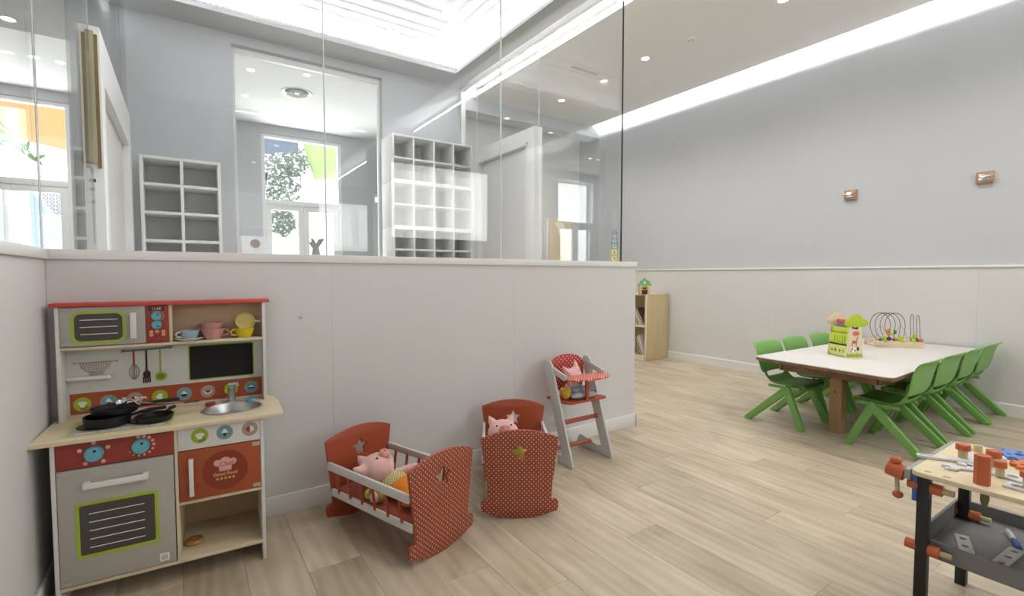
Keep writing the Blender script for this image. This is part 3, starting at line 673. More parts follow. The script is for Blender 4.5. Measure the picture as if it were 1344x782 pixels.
# printed strainer
k = MB().plate([[(-.588, .771), (-.492, .770), (-.497, .752), (-.512, .736), (-.520, .731), (-.515, .722), (-.562, .722), (-.558, .731), (-.568, .736), (-.583, .752)]], .001, 'xz', .307, 0)
k.box(-.602, -.478, .3065, .3085, .770, .773, 0).cyl((-.602, .3085, .7715), (-.602, .306, .7715), .004, n=10).cyl((-.478, .3085, .7715), (-.478, .306, .7715), .004, n=10)
for r_ in range(4):
    for c_ in range(12 - r_):
        px_ = -.580 + r_ * .004 + c_ * .0076 + (r_ % 2) * .0019; k.cyl((px_, .3067, .764 - r_ * .0075), (px_, .3062, .764 - r_ * .0075), .0021, n=6, mi=1)
k.build('printed_strainer', [m_taupe, m_ivory], K, label='taupe strainer print')
# printed whisk, slotted turner, spoon
k = MB().box(-.428, -.4225, .3060, .308, .752, .808, 0, bev=.001)
for s_ in (-1, -.45, 0, .45, 1):
    k.tube([(-.425 + s_ * (.0012 + .0145 * math.sin(PI * min(1, q / 10 * .92 + .04)) ** .8), .306, .752 - q * .0058) for q in range(11)], .0008, 5, 1)
k.build('whisk', [m_red2, m_brown], K, label='red handled whisk')
k = MB().box(-.389, -.383, .3060, .308, .722, .809, 0, bev=.001)
k.plate([[(-.397, .695), (-.375, .695), (-.374, .715), (-.380, .723), (-.392, .723), (-.398, .715)]], .002, 'xz', .306, 0)
for i in range(4): k.box(-.3985 + i * .0068, -.3945 + i * .0068, .306, .308, .676, .698, 0)
k.build('turner', m_brown, K, label='dark brown slotted turner')
MB().box(-.3435, -.3395, .3060, .308, .715, .811, 0).plate([circ(-.3415, .697, .0195, 24, .017)], .002, 'xz', .306, 0).plate([circ(-.3415, .697, .013, 24, .011)], .0008, 'xz', .3052, 1).build('spoon', [m_lime, m_lime_d], K, label='lime green spoon')
Kc = lambda x, y, z: (KO[0] + x * math.cos(KY) - y * math.sin(KY), KO[1] + x * math.sin(KY) + y * math.cos(KY), z)

# ---- things in the kitchen
def cup(name, label, col, loc, rz, r=.026, h=.026, tilt=None, group=None, inner=None):
    m1 = paint('cup ' + label[:12], col, .3, bmp=0); m2 = inner or m1
    t = thing(name, label, 'cup', loc, rz, group)
    if tilt: t.rotation_euler = tilt
    MB().lathe([(.001, .001), (r * .62, .0), (r * .66, .003), (r * .9, h * .5), (r, h), (r * .96, h), (r * .86, h * .5), (r * .6, .004), (.001, .004)], n=24).build('bowl', m1, t)
    MB().tube([(r * .86, 0, h * .82), (r * 1.25, 0, h * .86), (r * 1.5, 0, h * .62), (r * 1.35, 0, h * .34), (r * .8, 0, h * .3)], .003, 8).build('handle', m2, t)
    return t
SZ = .8392
t = thing('saucer', 'white toy saucer under the blue cup', 'saucer', Kc(-.240, .258, SZ))
MB().lathe([(.001, .002), (.024, .0), (.028, .001), (.044, .006), (.051, .010), (.050, .0115), (.028, .004), (.001, .004)], n=32).build('plate_rim', paint('saucer white', srgb(232, 230, 224), .3, bmp=0), t)
cup('toy_cup', 'pale blue toy cup on a white saucer', srgb(168, 188, 208), Kc(-.238, .256, SZ + .0045), KY + PI + .25, .032, .036, inner=paint('cup handle white', srgb(230, 228, 222), .3))
cup('toy_cup', 'lower pink toy cup of the stack of two', srgb(206, 150, 144), Kc(-.160, .262, SZ), KY, .039, .043, group='pink toy cups')
cup('toy_cup', 'upper pink toy cup of the stack of two', srgb(200, 142, 136), Kc(-.162, .262, SZ + .025), KY + 2.8, .038, .043, group='pink toy cups')
cup('toy_cup', 'yellow toy cup at the right end of the shelf', srgb(222, 196, 30), Kc(-.046, .262, SZ), KY + PI + .3, .036, .040, group='yellow toy cups')
cup('toy_cup', 'yellow toy cup with white inside tipped on the yellow cup', srgb(214, 200, 120), Kc(-.042, .278, SZ + .058), KY, .038, .022, tilt=(R(62), 0, KY), group='yellow toy cups', inner=paint('cup inner white', srgb(226, 224, 220), .3))
t = thing('toy_donut', 'wooden toy doughnut with brown icing lying on the lower shelf', 'toy doughnut', Kc(-.236, .11, .0785))
MB().lathe([(.009, .004), (.013, .0), (.026, .0), (.031, .009), (.026, .018), (.013, .018), (.009, .014), (.009, .004)], n=28).build('dough', paint('dough', srgb(188, 146, 84), .6), t)
MB().lathe([(.010, .0175), (.014, .0195), (.024, .0195), (.029, .015), (.026, .0175), (.010, .0172)], n=28, sx=1, sy=.97).build('icing', paint('icing', srgb(150, 104, 44), .35), t)
k = MB()
for i in range(14):
    a = i * 2.4; rr = .014 + .011 * ((i * 37) % 10) / 10; k.ball((rr * math.cos(a), rr * math.sin(a), .0198), (.0018, .001, .001), 6)
k.build('sprinkle', m_pinkdot, t, kind='stuff')
# pans on the hob
m_pan = paint('black pan', (.006, .006, .007), .45, bmp=.03); m_dgrey = paint('dark grey', (.05, .05, .055), .4)
def pan(label, loc, rz, r, h, hl):
    t = thing('toy_pan', label, 'pan', loc, rz, 'black toy pans')
    MB().lathe([(.001, 0), (r * .86, 0), (r * .93, .004), (r, h), (r * .97, h), (r * .90, .006), (r * .84, .003), (.001, .003)], n=32).build('body', m_pan, t)
    MB().tube([(r * .95, 0, h * .7), (r + .02, 0, h * .85), (r + hl * .5, 0, h), (r + hl, 0, h * 1.05)], [.005, .006, .0075, .006], 10).build('handle', m_pan, t)
    return t
pan('larger black toy pan on the left burner with its handle to the right', Kc(-.480, .115, .5748), KY + R(4), .068, .034, .10)
pan('smaller black toy pan stacked on the larger one', Kc(-.462, .135, .6095), KY + R(3), .070, .022, .12)
pan('flat black toy frying pan on the right burner', Kc(-.345, .095, .5748), KY + R(60), .058, .020, .05)
t = thing('toy_spatula', 'steel toy spatula lying across the black pans', 'spatula', Kc(-.385, .135, .634), KY + R(4))
MB().box(.0, .13, -.003, .003, -.0015, .0015, 0, Matrix.Rotation(R(8), 4, 'Y')).build('handle', m_steel, t)
MB().plate([rrect(.125, .175, -.014, .014, .004)], .0016, 'xy', -.018).build('blade', m_dgrey, t)
t = thing('toy_ladle', 'small steel toy ladle standing among the black pans', 'ladle', Kc(-.44, .15, .633), KY + R(-30))
MB().lathe([(.001, .0), (.010, .002), (.016, .009), (.018, .017), (.0165, .017), (.014, .009), (.009, .004), (.001, .003)], Matrix.Rotation(R(30), 4, 'X'), n=20).build('bowl', m_chrome, t)
MB().tube([(.014, 0, .014), (.03, 0, .018), (.05, 0, .002), (.062, 0, -.002)], .0022, 8).build('handle', m_steel, t)
t = thing('toy_whisk', 'tangle of steel wire whisk behind the black pans', 'whisk', Kc(-.415, .165, .633), KY + R(20))
for i in range(4):
    a = PI * i / 4
    MB().tube([(.0 + .05 * math.sin(PI * q / 10) ** 1 * 1 if False else .045 * math.sin(PI * q / 20), .011 * math.sin(PI * q / 10) * math.cos(a) if True else 0, .004 + .011 * math.sin(PI * q / 10) * math.sin(a)) for q in range(11)], .0008, 5).build('wire', m_chrome, t)
MB().tube([(-.0, 0, .004), (-.05, 0, .0)], .003, 8).build('handle', m_steel, t)
# little peg on the partition wall right of the kitchen
t = thing('wall_peg', 'tiny grey screw cap on the white wall right of the kitchen shelf', 'screw', (.44, YP, .905))
MB().cyl((0, 0, 0), (0, -.012, 0), .006, n=14).build('stem', m_steel, t); MB().ball((0, -.012, 0), (.007, .004, .007), 12).build('cap', m_steel, t)

# ================================================================ DOLL CRADLES
c_or = srgb(178, 70, 42); c_dot = srgb(240, 225, 205)
m_cr = paint('orange red paint', srgb(164, 77, 48), .42, var=.06, scale=6)
m_crd = dots('orange red with white dots', srgb(150, 67, 40), c_dot, .0212, .0023)
m_crw = paint('white wood paint', srgb(214, 212, 210), .5, var=.03, scale=20)
m_mat = paint('cradle mattress', srgb(158, 68, 48), .9, var=.08, sheen=.2)
def cradle_panel(y, front, parent):
    out = [(-.143, .094), (-.160, .094), (-.172, .088), (-.176, .074), (-.174, .046), (-.166, .036)]
    out += [(-.150 + .30 * i / 12, .006 + .026 * ((i - 6) / 6) ** 2 * 1.1) for i in range(13)]
    out += [(.166, .036), (.174, .046), (.176, .074), (.172, .088), (.160, .094), (.143, .094), (.148, .16), (.176, .372)]
    out += [(.172 - .344 * i / 14, .376 + .036 * (1 - ((i - 7) / 7) ** 2)) for i in range(15)] + [(-.176, .372), (-.148, .16)]
    out = [(u, v - .006) for u, v in out]
    b = MB().plate([out, star(0, .303, .043, .021)[::-1]], .014, 'xz', y, 0, .002)
    b.bm.normal_update()
    for f in b.bm.faces:
        if f.normal.y < -.9 and front: f.material_index = 1
    o = b.build('end_panel', [m_cr, m_crd], parent)
    o['label'] = 'outer end panel with white dots and a star hole' if front else 'plain far end panel with a star hole'
    return o
def cradle(label, loc, rz, Lc=.545):
    t = thing('doll_cradle', label, 'doll cradle', loc, rz, 'red doll cradles')
    cradle_panel(0, True, t); cradle_panel(Lc, False, t)
    for s in (-1, 1):
        MB().beam((s * .164, .014, .265), (s * .164, Lc, .265), .014, .032, side=(1, 0, .12 * s), bev=.0015).build('top_rail', m_crw, t)
        MB().beam((s * .146, .014, .142), (s * .146, Lc, .142), .012, .030, side=(1, 0, .12 * s), bev=.0015).build('bottom_rail', m_crw, t)
        for i in range(6):
            y = .075 + i * (Lc - .13) / 5
            MB().cyl((s * .148, y, .150), (s * .163, y, .256), .0062, n=10).build('spindle', m_cr, t)
    MB().box(-.140, .140, .016, Lc - .001, .136, .146, bev=.002).build('base_board', m_cr, t)
    MB().box(-.136, .136, .024, Lc - .012, .1465, .158, bev=.005).build('mattress', m_mat, t)
    return t
a1 = R(18.7); a2 = R(-31)
C1 = (.6714 + .169 * math.cos(a1), 1.667 + .169 * math.sin(a1)); C2 = (1.083 + .169 * math.cos(a2), 1.847 + .169 * math.sin(a2))
cradle('left red doll cradle beside the play kitchen holding the big pink pig', (*C1, 0), a1)
cradle('right red doll cradle next to the doll high chair, dotted end to the front', (*C2, 0), a2, .54)

# ================================================================ PLUSH TOYS
m_pink = paint('pink plush', srgb(232, 186, 180), .95, var=.05, scale=40, bmp=.4, sheen=.5)
m_pink2 = paint('deeper pink plush', srgb(222, 150, 146), .95, var=.05, scale=40, bmp=.4, sheen=.4)
m_eye = paint('black eye', (.006, .006, .006), .25, bmp=0)
m_orange = paint('orange trousers', srgb(226, 132, 34), .9, var=.08, bmp=.4)
m_shirt = dots('dotted shirt', srgb(232, 214, 160), srgb(104, 124, 60), .010, .0026, (0, 1), .9)
m_limef = paint('lime felt', srgb(206, 210, 84), .9, var=.06, bmp=.4); m_olive = paint('olive felt', srgb(150, 140, 62), .9, bmp=.4)
m_yelf = paint('yellow felt', srgb(226, 190, 60), .9, bmp=.4)
def blob(name, parts, mat_, parent, vox=.006):
    b = MB()
    for q in parts:
        if isinstance(q[0], list):
            b.tube(q[0], q[1], 12); b.ball(q[0][0], q[1][0], 12); b.ball(q[0][-1], q[1][-1], 12)
        else: b.ball(q[0], q[1], 16)
    o = b.build(name, mat_, parent)
    m = o.modifiers.new('remesh', 'REMESH'); m.mode = 'VOXEL'; m.voxel_size = vox; m.use_smooth_shade = True
    s = o.modifiers.new('smooth', 'SMOOTH'); s.iterations = 4; s.factor = .6
    return o
def pig_head(parent, c, s, look=0., tilt=0.):
    """continuous head with ears; snout and eyes are its details. The face looks along local -y, +z up, then turned."""
    T = Matrix.Translation(c) @ Matrix.Rotation(look, 4, 'Z') @ Matrix.Rotation(tilt, 4, 'X')
    V = lambda x, y, z: tuple(T @ Vector((x * s, y * s, z * s)))
    h = blob('head', [(V(0, 0, 0), (.062 * s,) * 3), (V(-.026, -.012, -.008), .050 * s), (V(.026, -.012, -.008), .050 * s),
                      ([V(-.034, .0, .036), V(-.050, -.004, .062), V(-.058, -.012, .078)], [.026 * s, .018 * s, .006 * s]),
                      ([V(.034, .0, .036), V(.050, -.004, .062), V(.058, -.012, .078)], [.026 * s, .018 * s, .006 * s])], m_pink, parent, .005 * max(s, .7))
    M_ = T.to_quaternion().to_matrix().to_4x4()
    MB().ball(V(0, -.066, -.008), (.027 * s, .016 * s, .021 * s), 16, 0, M_).build('snout', m_pink2, h)
    for k_ in (-1, 1):
        MB().ball(V(k_ * .010, -.0815, -.006), (.0032 * s, .002 * s, .005 * s), 8, 0, M_).build('nostril', paint('nostril', srgb(190, 110, 108), .9), h)
        MB().ball(V(k_ * .034, -.053, .012), .0062 * s, 10).build('eye', m_eye, h)
    return h
# big pig in the left cradle, head at the far end
def in_cradle(loc, a): return lambda x, y: (loc[0] + x * math.cos(a) - y * math.sin(a), loc[1] + x * math.sin(a) + y * math.cos(a))
P1 = in_cradle(C1, a1)
t = thing('plush_pig', 'pink plush pig with orange trousers lying in the left cradle', 'plush toy', (*P1(-.02, .30), .159), a1, 'plush pigs')
pig_head(t, (-.018, .075, .085), 1.22, R(48), R(-72))
blob('shirt', [((0, -.03, .050), (.066, .064, .048)), ((0, .01, .052), (.056, .045, .044))], m_shirt, t)
blob('trousers', [((.004, -.095, .048), (.074, .058, .047)), ([(-.03, -.12, .045), (-.05, -.17, .04), (-.052, -.20, .045)], [.036, .034, .026]), ([(.04, -.12, .045), (.055, -.17, .04), (.056, -.20, .045)], [.036, .034, .026])], m_orange, t)
for s in (-1, 1):
    MB().ball((s * .053, -.222, .052), (.026, .022, .028), 14).build('foot', m_pink, t)
blob('arm', [([(.045, .02, .062), (.082, -.005, .078), (.105, -.03, .082)], [.021, .020, .023])], m_pink, t)
blob('arm', [([(-.045, .02, .050), (-.085, -.01, .038), (-.105, -.03, .028)], [.021, .020, .024])], m_pink, t)
t = thing('plush_comforter', 'small olive and lime felt toy at the side of the left cradle', 'plush toy', (*P1(-.112, .27), .159), a1)
MB().ball((0, .01, .030), (.020, .048, .030), 14).build('body', m_olive, t)
MB().ball((-.003, .058, .022), (.018, .018, .022), 12).build('face', m_limef, t)
for s in (-1, 1): MB().ball((-.017, .058 + s * .007, .026), .0026, 8).build('eye', m_eye, t)
# pig in the right cradle
P2 = in_cradle(C2, a2)
t = thing('plush_pig', 'pink plush pig peeking over the dotted end of the right cradle', 'plush toy', (*P2(-.045, .325), .159), a2, 'plush pigs')
pig_head(t, (-.02, .06, .112), 1.1, R(10), R(-38))
blob('shirt', [((0, -.045, .050), (.060, .070, .046))], m_shirt, t)
blob('trousers', [((.0, -.125, .046), (.066, .055, .044)), ([(-.03, -.14, .045), (-.04, -.19, .045)], [.032, .028]), ([(.03, -.14, .045), (.04, -.19, .045)], [.032, .028])], m_orange, t)
blob('arm', [([(-.04, -.0, .055), (-.075, -.02, .060), (-.09, -.05, .05)], [.020, .019, .022])], m_pink, t)
blob('arm', [([(.04, -.0, .055), (.075, -.02, .060), (.09, -.05, .05)], [.020, .019, .022])], m_pink, t)
t = thing('plush_comforter', 'lime green felt toy seen through the star hole of the right cradle', 'plush toy', (*P2(.0, .050), .159), a2)
MB().ball((-.012, .02, .085), (.050, .020, .085), 16).build('body', m_limef, t)
MB().ball((.045, .02, .128), (.014, .014, .014), 10).build('paw', m_pink, t)
MB().ball((.0, .026, .165), (.024, .02, .02), 12).build('face', m_pink, t)
t = thing('plush_comforter', 'yellow felt bit sticking through the side rails of the right cradle', 'plush toy', (*P2(-.118, .43), .159), a2)
MB().ball((0, 0, .026), (.020, .03, .024), 12).build('body', m_yelf, t); MB().ball((-.004, -.03, .020), (.013, .016, .014), 10).build('paw', m_limef, t)

# ================================================================ DOLL HIGH CHAIR
m_hcd = dots('red with cream dots fine', srgb(176, 56, 44), srgb(238, 214, 196), .030, .0036, (0, 2))
m_hcd2 = dots('red with cream dots top', srgb(206, 92, 72), srgb(240, 214, 196), .020, .0034, (0, 1))
m_hcr = paint('high chair red', srgb(172, 80, 62), .45)
m_hcw = paint('high chair white', srgb(206, 206, 204), .5, var=.03, scale=16)
t = H = thing('doll_high_chair', 'red and white wooden doll high chair with dotted tray by the low wall', 'doll high chair', (1.947, 2.040, 0), 0)
side = [(0, .012), (.006, 0), (.012, 0), (.27, .0), (.305, .0), (.318, .012), (.290, .070), (.275, .074), (.125, .050), (.092, .058), (.262, .545), (.262, .580), (.25, .592), (.214, .592), (.194, .572), (.0, .02)]
for s in (-1, 1):
    x = s * .155 + (.006 if s < 0 else .006)
    f = MB().plate([side], .013, 'yz', x, 0, .0015).build('side_frame', m_hcw, H)
    for yy, zz in ((.232, .572), (.236, .538), (.250, .560), (.215, .40), (.196, .386), (.150, .215)):
        MB().cyl((x + .001, yy, zz), (x - .0142, yy, zz), .0032, n=8).build('screw', m_steel, f)
    a = MB().beam((s * .152, .245, .555), (s * .152, .075, .507), .012, .034, side=(1, 0, 0), bev=.002).build('armrest', m_hcw, H)
    for q in (.35, .6, .9): MB().cyl((s * .152 - .0072, .245 - .17 * q, .555 - .048 * q), (s * .152 + .0072, .245 - .17 * q, .555 - .048 * q), .003, n=8).build('screw', m_steel, a)
MB().plate([[(-.14, .50)] + [(.140 * math.cos(R(180 - 12 * i)), .545 + .068 * math.sin(R(180 - 12 * i))) for i in range(16)] + [(.14, .50), (.13, .395), (-.13, .395)]], .012, 'xz', .243, 0, .002).build('backrest', m_hcd, H, label='rounded red backrest with cream dots')
MB().plate([[(-.146, .255), (-.146, .085), (-.118, .055), (.150, .055), (.160, .063), (.160, .095), (.146, .110), (.146, .255)]], .014, 'xy', .367, 0, .002).build('seat', m_hcr, H)
MB().plate([[(-.150, .115), (-.150, .07)] + [(-.150 + .0 + .15 * (1 - math.cos(R(i * 12))) * 1.06, .06 - .075 * math.sin(R(i * 12))) for i in range(1, 15)] + [(.162, .06), (.158, .12)]], .012, 'xy', .506, 0, .002).build('tray', m_hcd2, H, label='half-round tray with cream dots')
MB().beam((.0, .058, .367), (.0, .058, .494), .022, .014, bev=.001).build('post', m_hcr, H)
MB().beam((-.150, .130, .232), (.150, .130, .232), .028, .013, side=(0, .4, 1), bev=.002).build('rung', m_hcr, H)
MB().beam((-.150, .185, .062), (.150, .185, .062), .028, .013, side=(0, 1, .2), bev=.002).build('rung', m_hcr, H)
t = thing('plush_pig', 'light pink plush pig face cushion leaning in the doll high chair', 'plush toy', (1.925, 2.225, .440), R(8), 'plush pigs')
b = MB()
def pillow(w, h, d, n=12, ear=0):
    rows = []
    for s in (1, -1):
        for i in range(n + 1):
            r = []
            for j in range(n + 1):
                u, v = j / n * 2 - 1, i / n * 2 - 1
                k_ = (1 - u ** 4) ** .5 * (1 - v ** 4) ** .5
                pin = 1 - .10 * (1 - abs(u)) * abs(v) - .0; x = u * w * (1 - .10 * (1 - v * v)); z = v * h * (1 - .10 * (1 - u * u))
                r.append((x, -s * d * k_, z))
            rows.append(r if s == 1 else r[::-1])
    return rows
def pillow_mesh(b, w, h, d, M=None, mi=0, n=12):
    rows = pillow(w, h, d, n)
    for half in (rows[:n + 1], rows[n + 1:]):
        P = [(M @ Vector(p)) if M else Vector(p) for r in half for p in r]
        b._add([tuple(p) for p in P], [(i * (n + 1) + j, i * (n + 1) + j + 1, (i + 1) * (n + 1) + j + 1, (i + 1) * (n + 1) + j) for i in range(n) for j in range(n)], mi, None, True)
    return b
Mh = Matrix.Translation((0, -.03, .055)) @ Matrix.Rotation(R(-12), 4, 'Y') @ Matrix.Rotation(R(-20), 4, 'X')
h = pillow_mesh(MB(), .062, .055, .030, Mh).build('head', m_pink, t)
for s in (-1, 1):
    MB().tube([tuple(Mh @ Vector((s * .040, 0, .042))), tuple(Mh @ Vector((s * .052, 0, .066))), tuple(Mh @ Vector((s * .056, 0, .080)))], [.018, .010, .003], 10).build('ear', m_pink, h)
    MB().ball(tuple(Mh @ Vector((s * .030, -.026, -.012))), .0062, 10).build('eye', m_eye, h)
MB().ball(tuple(Mh @ Vector((0, -.034, -.026))), (.020, .012, .014), 12).build('snout', m_pink2, h)
blob('body', [((0, -.01, -.022), (.055, .035, .040)), ([(.03, -.02, -.01), (.07, -.06, -.03)], [.018, .016])], m_pink, t)
t = thing('doll_cushion', 'folded pale blue cloth cushion on the seat of the doll high chair', 'cushion', (1.955, 2.165, .368), R(-8))
m_pale = paint('pale blue cotton', srgb(196, 208, 212), .9, var=.06, bmp=.3); m_pale2 = paint('grey blue cotton', srgb(158, 176, 190), .9, bmp=.3)
pillow_mesh(MB(), .098, .062, .018, Matrix.Translation((0, 0, .020)) @ Matrix.Rotation(R(90), 4, 'X')).build('lower_fold', m_pale, t)
pillow_mesh(MB(), .088, .052, .017, Matrix.Translation((.006, .012, .045)) @ Matrix.Rotation(R(84), 4, 'X')).build('upper_fold', m_pale2, t)
t = thing('plush_comforter', 'crumpled yellow cloth at the left of the doll high chair seat', 'plush toy', (1.845, 2.175, .368), 0)
blob('cloth', [((0, 0, .03), (.022, .035, .032)), ((.008, -.02, .055), (.016, .02, .016)), ((-.004, .02, .050), (.016, .02, .018))], m_yelf, t)

# ================================================================ TABLE AND CHAIRS
m_osb = wood('table leg wood', srgb(144, 112, 74), srgb(182, 148, 106), 2, .55, 26, 8)
m_osbx = wood('table rail wood', srgb(126, 100, 68), srgb(158, 130, 94), 0, .55, 26, 8)
m_ttop = paint('white table top', srgb(226, 222, 222), .3, var=.01, bmp=.01)
m_edge = wood('plywood edge', srgb(96, 70, 48), srgb(140, 108, 78), 0, .55, 40, 10)
T0 = thing('play_table', 'low rectangular white-topped wooden table surrounded by green chairs', 'table', (4.33, 1.51, 0), 0)
def rounded_poly(P, r, n=5):
    out = []
    for i, p in enumerate(P):
        p = Vector(p); a = (Vector(P[i - 1]) - p).normalized(); b_ = (Vector(P[(i + 1) % len(P)]) - p).normalized()
        for k_ in range(n + 1):
            q = k_ / n; out.append(tuple(p + a * r * (1 - q) ** 2 + b_ * r * q ** 2))
    return out
tp = rounded_poly([(-.98, -.445), (.945, -.395), (.945, .395), (-.90, .425)], .06)
MB().plate([tp], .020, 'xy', .5045, 0, .001).build('table_core', m_edge, T0)
MB().plate([tp], .0055, 'xy', .510, 0, .0012).build('table_top', m_ttop, T0)
for s in (-1, 1):
    MB().box(-.75, .84, s * .30 - .012, s * .30 + .012, .41, .484, bev=.002).build('apron', m_osbx, T0)
for x in (-.75, .80): MB().box(x, x + .024, -.30, .30, .41, .484, bev=.002).build('apron', m_edge, T0)
for x, y in ((-.56, 0), (.62, 0)):
    lg = MB().box(x - .045, x + .045, y - .038, y + .038, 0, .484, bev=.002).build('leg', m_osb, T0)
    MB().ball((x - .0445, y + .004, .29), (.002, .006, .010), 8).ball((x + .008, y - .0375, .30), (.006, .002, .010), 8).build('knot', m_brown, lg)
m_gr = paint('green plastic', srgb(116, 168, 84), .38, var=.02, scale=6, bmp=.03)
m_grd = paint('green plastic seat', srgb(98, 150, 68), .4, var=.02, scale=6, bmp=.06)
def make_chair(label, loc, rz):
    t = thing('toddler_chair', label, 'chair', loc, rz, 'green plastic toddler chairs')
    # seat shell: front lip, dished seat, then curving up behind, with a slot under the backrest
    pr = [(.186, .272, .145), (.190, .290, .154), (.178, .300, .158), (.12, .297, .162), (.05, .289, .163), (.0, .285, .162), (-.04, .288, .160), (-.075, .305, .160), (-.098, .333, .162), (-.108, .365, .164), (-.113, .40, .165), (-.118, .43, .163)]
    nc = 9; rows = []
    for y, z, w in pr:
        rows.append([(w * (j / (nc - 1) * 2 - 1), y + (.012 * abs(j / (nc - 1) * 2 - 1) ** 2 if y < -.05 else 0), z + .012 * (j / (nc - 1) * 2 - 1) ** 4 + (.004 if y < 0 else 0) * (j / (nc - 1) * 2 - 1) ** 2) for j in range(nc)])
    o = MB().grid(rows, 0, lambda i, j: i in (8, 9, 10) and 1 <= j <= 6).build('seat', m_grd, t, sharp=180)
    m = o.modifiers.new('thick', 'SOLIDIFY'); m.thickness = .012; m.offset = -1
    m = o.modifiers.new('sub', 'SUBSURF'); m.levels = 1; m.render_levels = 2
    pr = [(-.099, .374, .150), (-.106, .384, .174), (-.118, .42, .182), (-.128, .47, .190), (-.138, .52, .190), (-.152, .562, .188), (-.172, .586, .178), (-.192, .592, .160)]
    rows = []
    for y, z, w in pr:
        rows.append([(w * (j / 8 * 2 - 1), y + .018 * (1 - abs(j / 4 - 1) ** 2) * -1 + .012, z - .006 * (j / 4 - 1) ** 2) for j in range(9)])
    o = MB().grid(rows).build('backrest', m_gr, t, sharp=180)
    m = o.modifiers.new('thick', 'SOLIDIFY'); m.thickness = .013; m.offset = 1
    m = o.modifiers.new('sub', 'SUBSURF'); m.levels = 1; m.render_levels = 2
    for s in (-1, 1):
        ap = (s * .158, .085, .283)
        MB().beam((s * .159, .070, .288), (s * .184, .196, .006), .034, .052, .032, .042, bev=.006).beam((s * .184, .1935, .010), (s * .1845, .196, 0), .034, .043, bev=.002).build('leg', m_gr, t)
        MB().beam((s * .159, .094, .288), (s * .190, -.196, .006), .034, .054, .032, .044, bev=.006).beam((s * .190, -.192, .010), (s * .1905, -.197, 0), .034, .045, bev=.002).build('leg', m_gr, t)
        MB().beam((s * .152, .165, .286), (s * .152, -.060, .280), .020, .022, .020, .020, bev=.004).build('side_rail', m_gr, t)
    MB().beam((-.15, .083, .282), (.15, .083, .282), .016, .020, side=(0, 1, 0), bev=.003).build('cross_bar', m_grd, t)
    return t
chs = [((3.753, 1.168), 0, 'green chair at the near side of the table, closest to the camera'), ((4.215, 1.166), -1.5, 'second green chair from the camera along the near side of the table'),
       ((4.678, 1.164), 1, 'third green chair from the camera along the near side of the table'), ((5.097, 1.160), 0, 'green chair at the wall end of the near side of the table'),
       ((3.760, 1.852), 180, 'leftmost green chair, on the far side of the table with its legs showing'), ((4.182, 1.858), 180, 'second green chair from the left on the far side of the table'),
       ((4.640, 1.858), 180.5, 'third green chair from the left on the far side of the table'), ((5.095, 1.86), 180, 'green chair on the far side, mostly hidden by the activity triangle')]
ch0 = None
for (x, y), a, lb in chs:
    if ch0 is None: ch0 = make_chair(lb, (x, y, 0), R(a))
    else: copy_thing(ch0, (x, y, 0), R(a), lb)

# ================================================================ TOYS ON THE TABLE
m_pale_w = wood('pale toy wood', srgb(206, 186, 152), srgb(228, 212, 182), 0, .5, 40, 8)
m_pale_v = wood('pale toy wood upright', srgb(214, 192, 156), srgb(232, 214, 182), 2, .5, 40, 8)
m_wire = paint('black wire', (.01, .01, .012), .3, bmp=0); m_wirep = paint('pink wire', srgb(196, 130, 140), .35, bmp=0)
m_bor = paint('orange bead', srgb(214, 104, 40), .4, bmp=0); m_bgr = paint('green bead', srgb(50, 112, 66), .4, bmp=0); m_byl = paint('yellow green bead', srgb(192, 200, 44), .4, bmp=0)
m_lav = paint('lavender bead', srgb(170, 150, 196), .45, bmp=0); m_rosy = paint('rosy bead', srgb(214, 110, 104), .45, bmp=0)
TZ = .5103
# activity triangle: two tree-shaped side plates joined by slats
t = A = thing('activity_triangle', 'wooden activity toy with green cloud tree tops and animal prints on the table', 'wooden toy', (3.94, 1.585, TZ), R(0))
